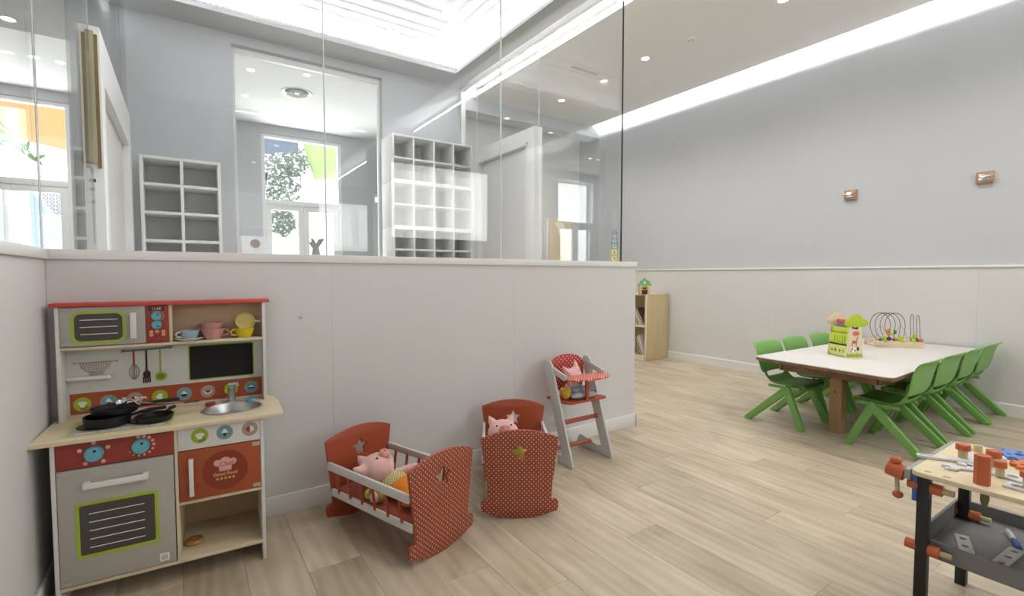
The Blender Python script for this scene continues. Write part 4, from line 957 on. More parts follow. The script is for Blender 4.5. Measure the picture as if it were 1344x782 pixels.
# placed with its long axis running away from the near face
ax_a = math.atan2(1.663 - 1.450, 4.088 - 3.965)
A.rotation_euler = (0, 0, ax_a - PI / 2); A.scale = (1.05, .70, 1.42); A.location = (3.995, 1.565, TZ)
def cloud(cx, cz, s): return [(cx + u * s * 1.25, cz + v * s * .75) for u, v in [(-.050, -.006), (-.046, .008), (-.034, .012), (-.028, .026), (-.012, .038), (.006, .040), (.022, .032), (.030, .018), (.044, .014), (.056, .002), (.054, -.014), (.040, -.022), (.020, -.026), (-.010, -.024), (-.034, -.022), (-.046, -.018)]]
for y0, front in ((-.125, True), (.125, False)):
    pl = MB().plate([[(-.066, 0), (.066, 0), (.058, .03), (.040, .17), (-.040, .17), (-.058, .03)]], .010, 'xz', y0, 0, .001).build('side_plate', m_pale_v, A)
    MB().plate([cloud(.004, .180, 1.28)], .012, 'xz', y0 - .004 if front else y0, 0, .002).build('tree_top', paint('cloud green', srgb(184, 204, 46), .45) if front else m_pale_v, pl)
    if front:
        p = MB(); f_ = y0 - .0008
        p.plate([[(-.060, .003), (.060, .003), (.056, .022), (.04, .018), (.02, .024), (.0, .017), (-.02, .023), (-.04, .018), (-.056, .022)]], .001, 'xz', f_, 0)
        p.plate([circ(-.005, .040, .022, 16, .013)], .001, 'xz', f_, 1)
        for u, v, r in ((-.016, .044, .005), (.004, .036, .005), (-.024, .034, .004)): p.plate([circ(u, v, r, 10)], .0006, 'xz', f_ - .0006, 2)
        p.plate([rrect(.016, .032, .036, .054, .004)], .0006, 'xz', f_ - .0006, 2)
        p.plate([[(-.022, .058), (-.016, .058), (-.014, .072), (.008, .072), (.010, .058), (.016, .058), (.017, .085), (.026, .105), (.020, .108), (.010, .086), (-.018, .086)]], .001, 'xz', f_, 3)
        p.plate([circ(.008, .122, .026, 14, .012)], .001, 'xz', f_, 4)
        p.plate([[(-.022, .148), (.02, .142), (.022, .156), (-.004, .152), (-.020, .160)]], .001, 'xz', f_, 2)
        p.build('animal_print', [m_lime, m_ivory, m_black, paint('giraffe brown', srgb(176, 112, 50), .5), m_rosy], pl)
mg1 = paint('bright lime panel', srgb(206, 224, 70), .45); mg2 = paint('pale lime panel', srgb(220, 230, 130), .45)
MB().box(-.055, -.045, -.12, .12, .004, .060, bev=.001).build('lower_panel', mg2, A)
MB().box(-.050, -.040, -.12, .12, .066, .118, bev=.001).build('middle_panel', mg1, A)
MB().box(-.040, -.030, -.12, .12, .124, .150, bev=.001).build('upper_panel', mg1, A)
MB().box(.045, .055, -.12, .12, .004, .15, bev=.001).build('rear_panel', mg2, A)
MB().box(-.057, -.040, -.12, .12, .059, .064).build('groove', m_black, A)
for i in range(5): MB().box(-.052, -.0495, -.09 + i * .035, -.086 + i * .035, .072, .11).build('tally_mark', m_lime_d, A)
for i, (yy, mm) in enumerate(((-.08, m_blue), (-.03, m_bor), (.03, m_bgr), (.08, m_rosy))): MB().cyl((-.0545, yy, .03), (-.058, yy, .03), .008, n=12).build('disc', mm, A)
for zz, mm in ((.178, m_rosy), (.158, m_lav)):
    MB().cyl((-.012, -.13, zz), (-.012, .13, zz), .003, n=8).build('rod', m_pale_v, A)
    for i in range(6): MB().ball((-.012, -.02 + i * .022, zz), (.010, .010, .011), 10).build('bead', mm, A)
# bead maze
t = thing('bead_maze', 'bead maze with black wire loops on two wooden bars on the table', 'bead maze', (4.98, 1.555, TZ), R(-50))
ang = math.atan2(1.355 - 1.600, 4.885 - 4.669); t.rotation_euler = (0, 0, ang); t.location = (4.865, 1.545, TZ); t.scale = (1, 1, 1.32)
W2 = .165
MB().box(-W2, W2, -.085, -.030, 0, .038, bev=.002).build('base_bar', m_pale_w, t)
MB().box(-W2 + .0, W2, .085, .140, 0, .038, bev=.002).build('base_bar', m_pale_w, t)
MB().box(-W2, -W2 + .045, -.085, .140, .0, .012, bev=.001).build('cross_bar', m_pale_w, t)
for k_ in range(4):
    cx = -.085 + k_ * .036; cz = .118; rr = .088
    pts = []
    for q in range(25):
        a = R(-68 - q * (360 - 44) / 24); pts.append((cx + rr * math.cos(a) * 1.12, .028 + .085 * math.cos(R(q * 180 / 24)) * -1, cz + rr * math.sin(a)))
    pts[0] = (pts[0][0], -.057, .036); pts[-1] = (pts[-1][0], .112, .036)
    MB().tube(pts, .0022, 7).build('wire_loop', m_wire, t)
for cx, mm, hh in ((.098, m_wire, .205), (.140, m_wire, .20)):
    w = .013
    MB().tube([(cx - w, -.057, .036)] + [(cx - w * (1 + .3 * math.sin(q)), -.057 + .0 * q, .036 + (hh - .05) * q / 5) for q in range(1, 6)] + [(cx + w * 1.1 * math.cos(R(180 - q * 30)), -.057 + .003 * q, hh - .014 + .015 * math.sin(R(q * 30))) for q in range(1, 6)] + [(cx + w, .10, .12), (cx + w, .112, .036)] if False else
              [(cx - w, -.057, .036), (cx - w, -.057, .10), (cx - w * 1.2, -.05, .16), (cx - w * .8, -.045, hh - .008), (cx, -.04, hh), (cx + w * .8, -.035, hh - .008), (cx + w * 1.2, -.03, .16), (cx + w, -.045, .10), (cx + w, -.057, .036)], .0022, 7).build('wire_loop', mm, t)
MB().tube([(-.15, -.05, .036), (-.15, -.045, .10), (-.12, -.03, .135), (-.09, -.02, .11), (-.06, -.01, .075), (-.02, 0, .07), (.01, 0, .10), (.03, 0, .13), (.055, -.02, .11), (.07, -.057, .036)], .002, 7).build('wire_loop', m_wirep, t, label='pink wavy wire')
for (x, y, z), (rx, rz_), mm in (((-.125, -.06, .044), (.013, .012), m_bgr), ((-.09, -.04, .060), (.015, .013), m_byl), ((-.065, -.05, .100), (.014, .015), m_bor), ((-.048, -.055, .090), (.016, .013), m_byl),
        ((-.028, -.055, .094), (.017, .014), m_bgr), ((-.05, -.02, .050), (.018, .012), m_bgr), ((-.015, -.03, .046), (.016, .011), m_bor), ((.015, -.03, .046), (.017, .012), m_byl), ((.04, -.02, .056), (.018, .012), m_byl),
        ((-.100, -.09, .039), (.015, .004), m_bor), ((.025, -.075, .042), (.018, .011), m_byl), ((.095, -.05, .058), (.016, .014), m_byl), ((.105, -.062, .044), (.015, .013), m_byl), ((.125, -.06, .05), (.013, .014), m_bgr), ((.150, -.064, .046), (.020, .015), m_bor), ((.112, -.055, .078), (.012, .011), m_byl)):
    MB().ball((x, y, z), (rx, rx, rz_), 14).build('bead', mm, t)
for x in (-.11, .11): MB().cyl((x, -.0852, .02), (x, -.0845, .02), .004, n=10).build('screw', m_steel, t)

# ================================================================ BOOKCASE BEHIND THE PARTITION
m_bc = wood('beige bookcase wood', srgb(186, 166, 124), srgb(204, 186, 146), 2, .5, 24, 9)
m_bcw = wood('pale bookcase edge', srgb(222, 208, 172), srgb(236, 224, 194), 2, .5, 24, 9)
B0 = thing('bookcase', 'low beige wooden bookcase behind the end of the low partition', 'bookcase', (4.86, 4.15, 0), 0)
BH, BD, BL = .855, .43, .80
MB().box(.004, BD, 0, .018, 0.0, BH, bev=.001).build('side_panel', m_bc, B0); MB().box(.004, BD, BL - .018, BL, 0, BH, bev=.001).build('side_panel', m_bc, B0)
MB().box(0, .006, 0, .03, 0, BH, bev=.001).build('front_edge', m_bcw, B0)
for z in (.04, .43, BH - .02): MB().box(.0, BD - .002, .018, BL - .018, z, z + .02, bev=.001).build('shelf', m_bcw, B0)
MB().box(.0, .012, .018, BL - .018, 0, .04, bev=.001).build('plinth', m_bcw, B0)
MB().box(BD - .01, BD - .002, .018, BL - .018, .04, BH - .01).build('back_board', m_bc, B0)
bc = [(srgb(110, 86, 66), 'brown'), (srgb(170, 150, 140), 'grey'), (srgb(206, 190, 160), 'cream'), (srgb(84, 64, 60), 'dark brown'), (srgb(150, 120, 96), 'tan')]
def book(label, loc, rz, sz, tilt, col, grp):
    t = thing('book', label, 'book', loc, rz, grp); t.rotation_euler = (tilt, 0, rz)
    w, d, h = sz; m = paint('book ' + label[:8], col, .6)
    MB().box(0, w, 0, .003, 0, h, bev=.0005).box(0, w, d - .003, d, 0, h, bev=.0005).box(w - .003, w, .003, d - .003, 0, h).build('cover', m, t)
    MB().box(.004, w - .004, .003, d - .003, .004, h - .004).build('pages', paint('book pages', srgb(232, 226, 212), .8), t)
for i in range(5):
    c_, nm = bc[i]
    book(nm + ' book leaning on the upper shelf of the bookcase', (4.90, 4.19 + .026 + i * .030, .4505), 0, (.20, .020, .26 - .012 * i), R(-30), c_, 'leaning books on the upper shelf')
for i in range(3):
    c_, nm = bc[(i + 2) % 5]
    t_ = book('thin ' + nm + ' book lying flat on the upper shelf, ' + ('bottom', 'middle', 'top')[i] + ' of its pile', (4.875, 4.42, .451 + i * .022), 0, (.19, .18, .018), 0, c_, 'flat books on the upper shelf')
for i in range(4):
    c_, nm = [(srgb(230, 228, 220), 'white'), (srgb(200, 196, 190), 'light grey'), (srgb(150, 110, 80), 'tan'), (srgb(96, 76, 60), 'dark')][i]
    book(nm + ' book leaning on the lower shelf of the bookcase', (4.90, 4.19 + .012 + i * .03, .0605), 0, (.22, .018, .28 - .02 * i), R(-22), c_, 'books on the lower shelf')
# toy house on top
t = thing('toy_house', 'small wooden toy house with a green tree roof on the bookcase', 'toy house', (4.875, 4.315, BH), R(-38))
mh = wood('toy house wood', srgb(200, 166, 122), srgb(224, 194, 150), 2, .5, 40, 6)
MB().box(-.0, .13, -.13, -.05, .002, .115, bev=.002).build('walls', mh, t)
MB().plate([[(.03, .002), (.10, .002), (.10, .10), (.03, .10)]], .003, 'xz', -.132).build('door', m_brown, t)
MB().plate([rect(.034, .096, .06, .094), rect(.04, .09, .066, .088)[::-1]], .003, 'xz', -.1345).build('window', m_yellow, t)
rf = MB().plate([[(-.02, .112), (.15, .112), (.148, .135), (.135, .135), (.135, .165), (.115, .170), (.10, .185), (.09, .178), (.066, .212), (.045, .180), (.02, .172), (.02, .150), (.0, .142), (-.01, .130)], circ(.070, .152, .020, 14)[::-1]], .09, 'xz', -.132, 0, .003).build('roof', paint('mint green', srgb(112, 180, 112), .5), t)
MB().cyl((.066, -.09, .148), (.066, -.128, .148), .017, n=14).ball((.066, -.12, .150), (.015, .012, .018), 12).build('clock', m_ivory, t)

# ================================================================ HOOKS ON THE GREY WALL
m_hookw = wood('hook block wood', srgb(150, 116, 84), srgb(190, 156, 120), 1, .6, 40, 6)
for i, (y, z, lb, s) in enumerate(((2.073, 1.866, 'left wooden wall block with a metal cleat on the grey wall', 1), (1.133, 1.876, 'right wooden wall block with a metal cleat on the grey wall', -1))):
    t = thing('wall_hook', lb, 'wall hook', (WR + .012, y, z), 0, 'wooden blocks with cleats on the grey wall')
    MB().box(-.030, -.0, -.052, .052, -.046, .046, bev=.003).build('block', m_hookw, t)
    k = MB().box(-.034, -.030, -.034, .034, .004, .026, bev=.001).box(-.034, -.030, -.034, .034, -.026, -.008, bev=.001)
    k.box(-.060, -.032, -.012 * s - .006, -.012 * s + .006, -.006, .004, bev=.001)
    k.build('metal_plate', m_chrome, t)
    MB().tube([(-.060, -.012 * s, .0), (-.064, .02 * s, .004), (-.066, .06 * s, .010)], .004, 8).build('cleat', m_chrome, t)
    for a in (-.02, .02): MB().cyl((-.0345, a, -.017), (-.036, a, -.017), .004, n=8).build('screw', m_steel, t)

# ================================================================ LOBBY FURNITURE
m_shelf_w = paint('white shelf board', srgb(240, 241, 240), .5, var=.01, bmp=.02)
m_shelf_b = paint('shelf back', srgb(226, 227, 222), .6, var=.02, bmp=.02)
def cube_shelf(name, label, x0, x1, z0, z1, y0, y1, cols, rows, th=.018, grp=None, n0=(.0, .0)):
    t = thing(name, label, 'shelf unit', (x0, y0, z0), 0, grp); w = x1 - x0; h = z1 - z0; d = y1 - y0
    for x in (0, w - th): MB().box(x, x + th, 0, d, 0, h, bev=.001).build('side', m_shelf_w, t)
    for z in (0, h - th): MB().box(th, w - th, 0, d, z, z + th, bev=.001).build('board', m_shelf_w, t)
    for i in range(1, rows):
        z = h * i / rows - th / 2; MB().box(th, w - th, .002, d, z, z + th, bev=.001).build('shelf', m_shelf_w, t)
    for i in range(1, cols):
        x = w * i / cols - th / 2; MB().box(x, x + th, .003, d, th, h - th, bev=.001).build('divider', m_shelf_w, t)
    MB().box(th, w - th, d - .006, d, th, h - th).build('back', m_shelf_b, t)
    k = MB()
    for x in (th + .05, w - th - .05): k.cyl((x, d - .006, h - th - .09), (x, d - .008, h - th - .09), .006, n=8)
    k.build('wall_fixing', m_steel, t)
    return t
cube_shelf('cube_shelf', 'white open shelf unit two compartments wide against the grey lobby wall', -.262, .262, .08, 2.005, 4.60, 4.915, 2, 9, .022)
zs = [0, .62, 1.135, 1.575, 2.025, 2.48]
for i, (a, b_) in enumerate(zip(zs[2:], zs[3:])):
    cube_shelf('stacked_cube_shelf', ('lowest visible', 'middle', 'top')[i] + ' white cube shelf of the tall stack right of the opening', 1.70, 2.585, a, b_ - .002, 4.60, 4.915, 4, 2, .018, 'white cube shelves stacked right of the opening')
cube_shelf('stacked_cube_shelf', 'bottom white cube shelf of the tall stack, behind the partition', 1.70, 2.585, 0, zs[2] - .002, 4.60, 4.915, 4, 4, .018, 'white cube shelves stacked right of the opening')
# tall beige cabinet seen through the glass
t = thing('tall_cabinet', 'tall beige cabinet with a white side seen through the glass', 'cabinet', (4.28, 5.45, 0), 0)
MB().box(.0, .42, .018, .44, 0, 1.90, bev=.002).build('carcass', m_white, t)
MB().box(.03, .425, 0, .018, .05, 1.905, bev=.002).build('door', wood('beige door', srgb(196, 176, 142), srgb(214, 196, 164), 2, .5, 14, 9), t)
MB().plate([[(.13, 1.86), (.20, 1.87), (.30, 1.85), (.32, 1.79), (.27, 1.76), (.26, 1.70), (.23, 1.66), (.20, 1.70), (.19, 1.77), (.15, 1.80)]], .002, 'xz', -.001).build('paper_cutout', m_ivory, t)
MB().cyl((.08, 0, 1.0), (.08, -.025, 1.0), .012).build('knob', m_steel, t)
# number block tower and zigzag letter on the ledge
t = thing('number_block_tower', 'tall tower of coloured nesting number blocks behind the glass at the ledge end', 'stacking blocks', (2.580, 2.503, 1.1952), R(42))
cs = [(srgb(216, 190, 96), '1'), (srgb(186, 206, 110), '2'), (srgb(120, 176, 150), '3'), (srgb(130, 170, 196), '4'), (srgb(164, 140, 190), '5'), (srgb(140, 130, 190), '6')]
z = 0
for i, (c_, d_) in enumerate(cs):
    w = .031 - .0028 * i; h = .047 - .0033 * i
    m = paint('block ' + d_, c_, .55, bmp=.02)
    bl = MB().box(-w, w, -w, w, z, z + h, bev=.002).build('block', m, t, label='block with the figure ' + d_)
    for k_ in range(2):
        MB().plate([circ(0, z + h / 2, min(w, h / 2) * .78, 16)], .0008, 'xz', -w - .0006, 0, 0, Matrix.Rotation(k_ * PI / 2 * -1, 4, 'Z')).text(d_ if k_ == 0 else str((int(d_) * 3) % 10), min(w, h / 2) * 1.35, .0006, 'xz', -w - .0014, 0, z + h / 2, 1, 0, .0004, Matrix.Rotation(k_ * PI / 2 * -1, 4, 'Z')).build('printed_figure', [m_ivory, m_black], bl)
    z += h + .0003
t = thing('zigzag_figure', 'small zigzag striped letter-shaped figure behind the glass on the ledge', 'figure', (.533, 2.500, 1.1952), R(-8))
mz, nt, bs = nodes('zigzag stripes')
tc = nt.nodes.new('ShaderNodeTexCoord'); sp = nt.nodes.new('ShaderNodeSeparateXYZ'); lnk(nt, tc.outputs['Object'], sp.inputs[0])
zz = mth(nt, 'ADD', sp.outputs[2], mth(nt, 'MULTIPLY', mth(nt, 'PINGPONG', mth(nt, 'ADD', sp.outputs[0], 1.), .008), .9))
f = mth(nt, 'GREATER_THAN', mth(nt, 'FRACT', mth(nt, 'DIVIDE', zz, .0075)), .5)
lnk(nt, mixc(nt, f, srgb(60, 60, 62), srgb(228, 228, 226)), bs.inputs['Base Color'])
MB().plate([[(-.020, 0), (.020, 0), (.015, .030), (.012, .038), (.038, .078), (.034, .084), (.012, .080), (.002, .058), (-.012, .082), (-.022, .082), (-.020, .066), (-.030, .062), (-.022, .044), (-.014, .034)]], .022, 'xz', -.011, 0, .002).build('body', mz, t)
MB().lathe([(.001, 0), (.024, 0), (.024, .003), (.001, .003)]).build('foot', m_ivory, t)
t = thing('low_cabinet', 'white cabinet in the back room left of the french door', 'cabinet', (.62, 7.30, 0), 0)
MB().box(0, .29, .018, .44, .0, 1.62, bev=.003).build('carcass', m_white, t); MB().box(.01, .28, 0, .018, .03, 1.60, bev=.002).build('door', m_white_frame, t)
MB().plate([circ(.17, 1.52, .06, 20)], .002, 'xz', -.001).build('round_sticker', m_taupe, t)

# ================================================================ OUTSIDE
m_out = paint('pale outdoor ground', srgb(190, 196, 180), .9, var=.05, scale=3)
struct('ground_outside', box(-8, 9, 8.1, 20, -.2, -.02), m_out)
sl = lambda name, label, P, mat_: (lambda b: tag(b._add([tuple(p) for p in P], [tuple(range(len(P)))]) and b.build(name, mat_), label, 'shade sail'))(MB())
def sail(label, P, mat_, grp='shade sails outside'):
    n = 8; a, b_, c_, d_ = [Vector(p) for p in P]; rows = []
    for i in range(n + 1):
        r = []
        for j in range(n + 1):
            u, v = i / n, j / n; p = (a * (1 - u) + b_ * u) * (1 - v) + (d_ * (1 - u) + c_ * u) * v; p.z -= .12 * math.sin(PI * u) * math.sin(PI * v); r.append(tuple(p))
        rows.append(r)
    t = thing('shade_sail', label, 'shade sail', P[0], 0, grp)
    o = MB().grid(rows).build('cloth', mat_, t); o.location = tuple(-x for x in P[0])
    m = o.modifiers.new('thick', 'SOLIDIFY'); m.thickness = .004
    for q in (a, c_): MB().ball(tuple(q - a), .03, 8).build('ring', m_steel, t)
    return t
sail('orange shade sail outside the left french door', [(-3.2, 8.7, 3.50), (-1.0, 8.7, 3.42), (-1.45, 11.2, 3.20), (-3.0, 11.2, 3.46)], cloth('orange sail cloth', srgb(252, 214, 170)))
sail('lime green shade sail outside the middle french door', [(1.72, 9.2, 3.60), (2.9, 9.2, 3.62), (3.20, 12.0, 3.42), (2.55, 12.0, 3.30)], cloth('green sail cloth', srgb(232, 244, 196)))
sail('grey blue shade sail outside the middle french door', [(.7, 9.2, 3.55), (1.70, 9.2, 3.55), (1.965, 10.6, 3.60), (1.0, 10.6, 3.36)], cloth('blue sail cloth', srgb(176, 184, 204)))
t = thing('garden_house', 'pale blue garden house outside the left french door', 'house', (-2.9, 12, 0))
MB().plate([[(0, 0), (1.08, 0), (1.08, 1.95), (.66, 2.63), (.5, 2.58), (0, 2.1)]], .5, 'xz', 0).build('walls', paint('pale blue wall', srgb(200, 222, 236), .8), t)
MB().beam((1.10, -.03, 1.93), (.66, -.03, 2.66), .05, .04, side=(0, 1, 0)).build('roof_edge', m_white_frame, t)
t = thing('pattern_screen', 'screen with a fine scalloped pattern behind the bunting', 'screen', (-2.19, 12.6, 0))
mS, nt, bs = nodes('scalloped pattern'); tc = nt.nodes.new('ShaderNodeTexCoord'); sp = nt.nodes.new('ShaderNodeSeparateXYZ'); lnk(nt, tc.outputs['Object'], sp.inputs[0])
u = mth(nt, 'SUBTRACT', mth(nt, 'FRACT', mth(nt, 'DIVIDE', sp.outputs[0], .09)), .5); v = mth(nt, 'SUBTRACT', mth(nt, 'FRACT', mth(nt, 'DIVIDE', sp.outputs[2], .07)), .5)
d = mth(nt, 'ABSOLUTE', mth(nt, 'SUBTRACT', mth(nt, 'SQRT', mth(nt, 'ADD', mth(nt, 'MULTIPLY', u, u), mth(nt, 'MULTIPLY', v, v))), .32)); f = mth(nt, 'LESS_THAN', d, .09)
lnk(nt, mixc(nt, f, srgb(236, 234, 238), srgb(150, 140, 160)), bs.inputs['Base Color'])
MB().box(0, 1.2, 0, .04, 1.2, 2.75).build('panel', mS, t); MB().box(0, .06, 0, .06, 0, 1.2).box(1.1, 1.16, 0, .06, 0, 1.2).build('post', m_white_frame, t)
t = thing('bunting', 'string of pink bunting flags outside the left french door', 'bunting', (-2.3, 10, 2.16))
MB().tube([(0, 0, .04), (.3, 0, -.02), (.6, 0, -.12), (.9, 0, -.22)], .003, 6).build('cord', m_white_frame, t)
for i in range(5):
    x = .08 + i * .16; z = -.0 - i * .045
    MB().plate([[(x - .06, z), (x + .06, z - .03), (x + .01, z - .15)]], .003, 'xz', 0).build('flag', paint('flag', (srgb(240, 206, 196), srgb(206, 220, 230))[i % 2], .8), t)
# trees
m_leaf = cloth('leaf green', srgb(120, 160, 100), .4); m_leaf2 = cloth('grey green leaf', srgb(160, 168, 156), .4); m_bark = paint('bark', srgb(110, 98, 84), .9, var=.2)
def tree(label, loc, blobs, mleaf, n, size, trunk=True):
    t = thing('tree', label, 'tree', loc, 0)
    if trunk: MB().tube([(0, 0, 0), (.05, .02, 1.2), (.02, 0, 2.2), (.2, 0, 3.2)], [.10, .08, .07, .03], 10).tube([(.02, 0, 1.9), (-.2, 0, 2.5), (-.45, .1, 3.2)], [.05, .03, .02], 8).build('trunk', m_bark, t)
    rnd = random.Random(hash(label) % 1000 if False else len(label)); b = MB()
    for i in range(n):
        cx, cy, cz, rx, rz_ = blobs[i % len(blobs)]
        while True:
            p = Vector((rnd.uniform(-1, 1), rnd.uniform(-1, 1), rnd.uniform(-1, 1)))
            if p.length < 1: break
        p = Vector((cx + p.x * rx, cy + p.y * rx, cz + p.z * rz_)); s = size * rnd.uniform(.7, 1.3)
        M_ = Matrix.Translation(p) @ Matrix.Rotation(rnd.uniform(0, 6.3), 4, 'Z') @ Matrix.Rotation(rnd.uniform(-1, 1), 4, 'X') @ Matrix.Rotation(rnd.uniform(-1, 1), 4, 'Y')
        b._add([(-s, 0, 0), (0, -s * .4, .0), (s, 0, 0), (0, s * .4, 0)], [(0, 1, 2, 3)], 0, M_)
    b.build('foliage', mleaf, t, kind='stuff')
    return t
tree('grey green tree outside the middle french door', (1.25, 11.2, 0), [(.2, 0, 3.3, .5, .45), (.55, 0, 3.0, .35, .4), (.15, 0, 2.6, .4, .35), (.5, .1, 2.2, .25, .3), (.75, 0, 3.5, .4, .3)], m_leaf2, 1800, .06)
t = thing('leafy_branch', 'green leafy branch outside the left french door', 'branch', (-2.0, 9, 3.15), 0)
MB().tube([(-.5, 0, .25), (0, 0, .0), (.25, 0, -.3), (.42, 0, -.55)], .008, 6).build('twig', m_bark, t)
rnd = random.Random(3); lf = None
for i in range(34):
    q = i / 33; p = (-.45 + .85 * q + rnd.uniform(-.06, .06), rnd.uniform(-.15, .15), .2 - .72 * q + rnd.uniform(-.12, .12))
    o = MB()._add and MB()
    if lf is None:
        b = MB(); b._add([(-.07, 0, 0), (-.02, -.028, .006), (.05, -.018, .0), (.09, 0, -.01), (.05, .018, 0), (-.02, .028, .006)], [(0, 1, 2, 3, 4, 5)]); o = lf = b.build('leaf', m_leaf, t)
    else: o = lf.copy(); COL.objects.link(o)
    o.parent = t; o.location = p; o.rotation_euler = (R(90) + rnd.uniform(-.6, .6), rnd.uniform(-1.3, 1.3), rnd.uniform(-.5, .5))

# ================================================================ TOY WORKBENCH
m_bw = wood('bench top wood', srgb(214, 196, 158), srgb(232, 218, 186), 1, .5, 24, 8)
m_blk = paint('black leg', (.012, .012, .013), .4, var=.1); m_gry = paint('grey tray', srgb(128, 128, 128), .55, var=.05)
m_gryl = paint('light grey bar', srgb(160, 160, 158), .45); m_nor = paint('orange nut', srgb(190, 96, 58), .45, var=.06)
m_peg = wood('peg wood', srgb(180, 164, 124), srgb(206, 192, 156), 2, .55, 40, 6); m_bblue = paint('bench blue', srgb(72, 106, 190), .45); m_wpl = paint('white toy plate', srgb(218, 220, 224), .45)
Wb = thing('toy_workbench', 'wooden toy workbench with black legs in the lower right corner', 'toy workbench', (1.84, .535, 0), 0)
# local: x 0..0.46 is the depth, y runs from 0 to minus (towards the right of the picture)
Hh = .5; hl = [(.030, -.037), (.108, -.080), (.026, -.083), (.40, -.055), (.10, -.30), (.25, -.35), (.36, -.2)]
slots = [[(cx + .006 * math.cos(R(a)) * 1.0, cy + .010 * math.sin(R(a))) for a in range(360, 0, -30)] for cx, cy in hl]
MB().plate([rounded_poly([(0, -.80), (.465, -.80), (.465, 0), (0, 0)], .03)] + slots, .014, 'xy', Hh, 0, .0015).build('bench_top', m_bw, Wb)
MB().box(.01, .46, .001, .016, Hh - .035, Hh - .003, bev=.002).build('end_bar', m_gryl, Wb)
for x, y in ((.018, -.045), (.415, -.05), (.018, -.77), (.415, -.77)):
    MB().box(x, x + .030, y, y + .030, 0, Hh - .014, bev=.002).build('leg', m_blk, Wb)
    MB().box(x + .0302, x + .036, y + .002, y + .028, 0, Hh - .016, bev=.001).build('leg_strip', m_gry, Wb)
for x in (.018, .415):
    MB().box(x, x + .03, -.76, -.05, .44, .465, bev=.002).build('rail', m_blk, Wb) if False else None
tz = .232
tb = MB().box(.055, .50, -.78, -.010, tz, tz + .008, bev=.001).build('tray_floor', m_gry, Wb)
for a in ((.052, .062, -.78, -.008), (.495, .505, -.78, -.008)): MB().box(*a, tz - .004, tz + .050, bev=.002).build('tray_side', m_gry, Wb)
for a in ((.052, .505, -.016, -.006), (.052, .505, -.786, -.776)): MB().box(*a, tz - .004, tz + .062, bev=.002).build('tray_side', m_gry, Wb)
def hexnut(b, c, r, h, axis, mi=0, n=8):
    c = Vector(c); a = Vector(axis).normalized(); return b.cyl(tuple(c), tuple(c + a * h), r, r, n, mi)
def bolt(p0, parent, ln=.09):
    x, y, z = p0; b = MB()
    o = MB().cyl((x, y - .002, z), (x, y + .026, z), .016, n=10).build('bolt_head', m_nor, parent)
    MB().cyl((x, y - .058, z), (x, y - .030, z), .017, n=10).build('nut', m_nor, parent)
    MB().cyl((x, y - .085, z), (x, y - .057, z), .0085, n=12).build('bolt', m_peg, parent)
for p in ((.033, -.015, .45), (.033, -.015, .258), (.43, -.020, .258)): bolt(p, Wb)
MB().box(.022, .046, -.0145, -.002, .40, .484, bev=.001).build('blue_block', m_bblue, Wb)
# vice screw
v = MB().cyl((.03, .012, .465), (.03, .030, .473), .007, n=12).build('vice_screw', m_steel, Wb)
MB().cyl((.03, .020, .474), (.03, .064, .482), .024, n=16).build('vice_handle_hub', m_nor, Wb)
MB().cyl((.03, .042, .50), (.034, .038, .405), .0062, n=12).build('vice_rod', m_peg, Wb)
MB().ball((.03, .043, .510), (.016, .016, .013), 14).build('rod_knob', m_nor, Wb); MB().ball((.034, .037, .400), (.015, .015, .012), 14).build('rod_knob', m_nor, Wb)
# loose pieces on the bench
zt = Hh + .0004; bx, by = 1.84, .535
def nutpeg(label, x, y, z, h1, h2, r=.019):
    t = thing('nut_and_peg', label, 'toy bolt', (x, y, z), 0, 'orange toy bolts on the workbench')
    MB().cyl((0, 0, 0), (0, 0, h1), r * .66, n=18).build('peg', m_peg, t)
    MB().cyl((0, 0, h1), (0, 0, h1 + h2), r, r * .98, 12).build('nut', m_nor, t)
def hole_plate(label, loc, rz, w, L_, n, cat='toy plate', col=None):
    t = thing('hole_plate', label, cat, loc, rz, 'white toy plates with holes')
    MB().plate([rrect(-w / 2, w / 2, -L_ / 2, L_ / 2, .003)] + [circ(0, -L_ / 2 + L_ * (i + .5) / n, w * .24, 14)[::-1] for i in range(n)], .006, 'xy', .006, 0, .0008).build('plate', col or m_wpl, t)
    return t
t = thing('white_bar', 'long white toy bar sticking out over the bench corner', 'toy bar', (2.035, .487, zt + .001), R(28))
MB().plate([rrect(-.012, .012, -.105, .085, .004), rrect(-.004, .004, .04, .075, .003)[::-1]], .008, 'xy', .008, 0, .001).build('bar', m_wpl, t)
hole_plate('white hole plate under the left orange bolt', (2.075, .43, zt), R(-78), .05, .16, 4)
hole_plate('white hole plate under the two middle orange bolts', (2.02, .365, zt), R(-14), .055, .20, 4)
hole_plate('white hole plate under the right orange bolt at the picture edge', (1.925, .270, zt), R(-10), .055, .14, 3)
nutpeg('orange bolt on a wooden peg, left on the bench', 2.085, .468, zt + .0064, .026, .018)
nutpeg('orange bolt on a wooden peg behind the orange block', 2.065, .392, zt + .0064, .030, .020)
nutpeg('small orange bolt half hidden behind the orange block', 1.985, .362, zt + .0064, .026, .018, .015)
nutpeg('orange bolt on a wooden peg at the right picture edge', 1.935, .295, zt + .0064, .030, .016)
t = thing('wooden_peg', 'bare wooden peg at the back of the bench', 'toy peg', (2.225, .462, zt), 0)
MB().cyl((0, 0, 0), (0, 0, .022), .012, n=16).build('shaft', m_peg, t)
MB().plate([circ(0, .04, .006, 12)], .001, 'xy', .001).build('hole_shadow', m_brown, t) if False else None
t = thing('hammer_head', 'upright orange eight-sided wooden block on the bench', 'toy block', (1.885, .380, zt), R(20))
MB().cyl((0, 0, 0), (0, 0, .084), .019, n=8).build('block', m_nor, t)
t = thing('toy_spanner', 'pale grey toy spanner behind the orange block', 'toy spanner', (1.985, .425, zt), R(35))
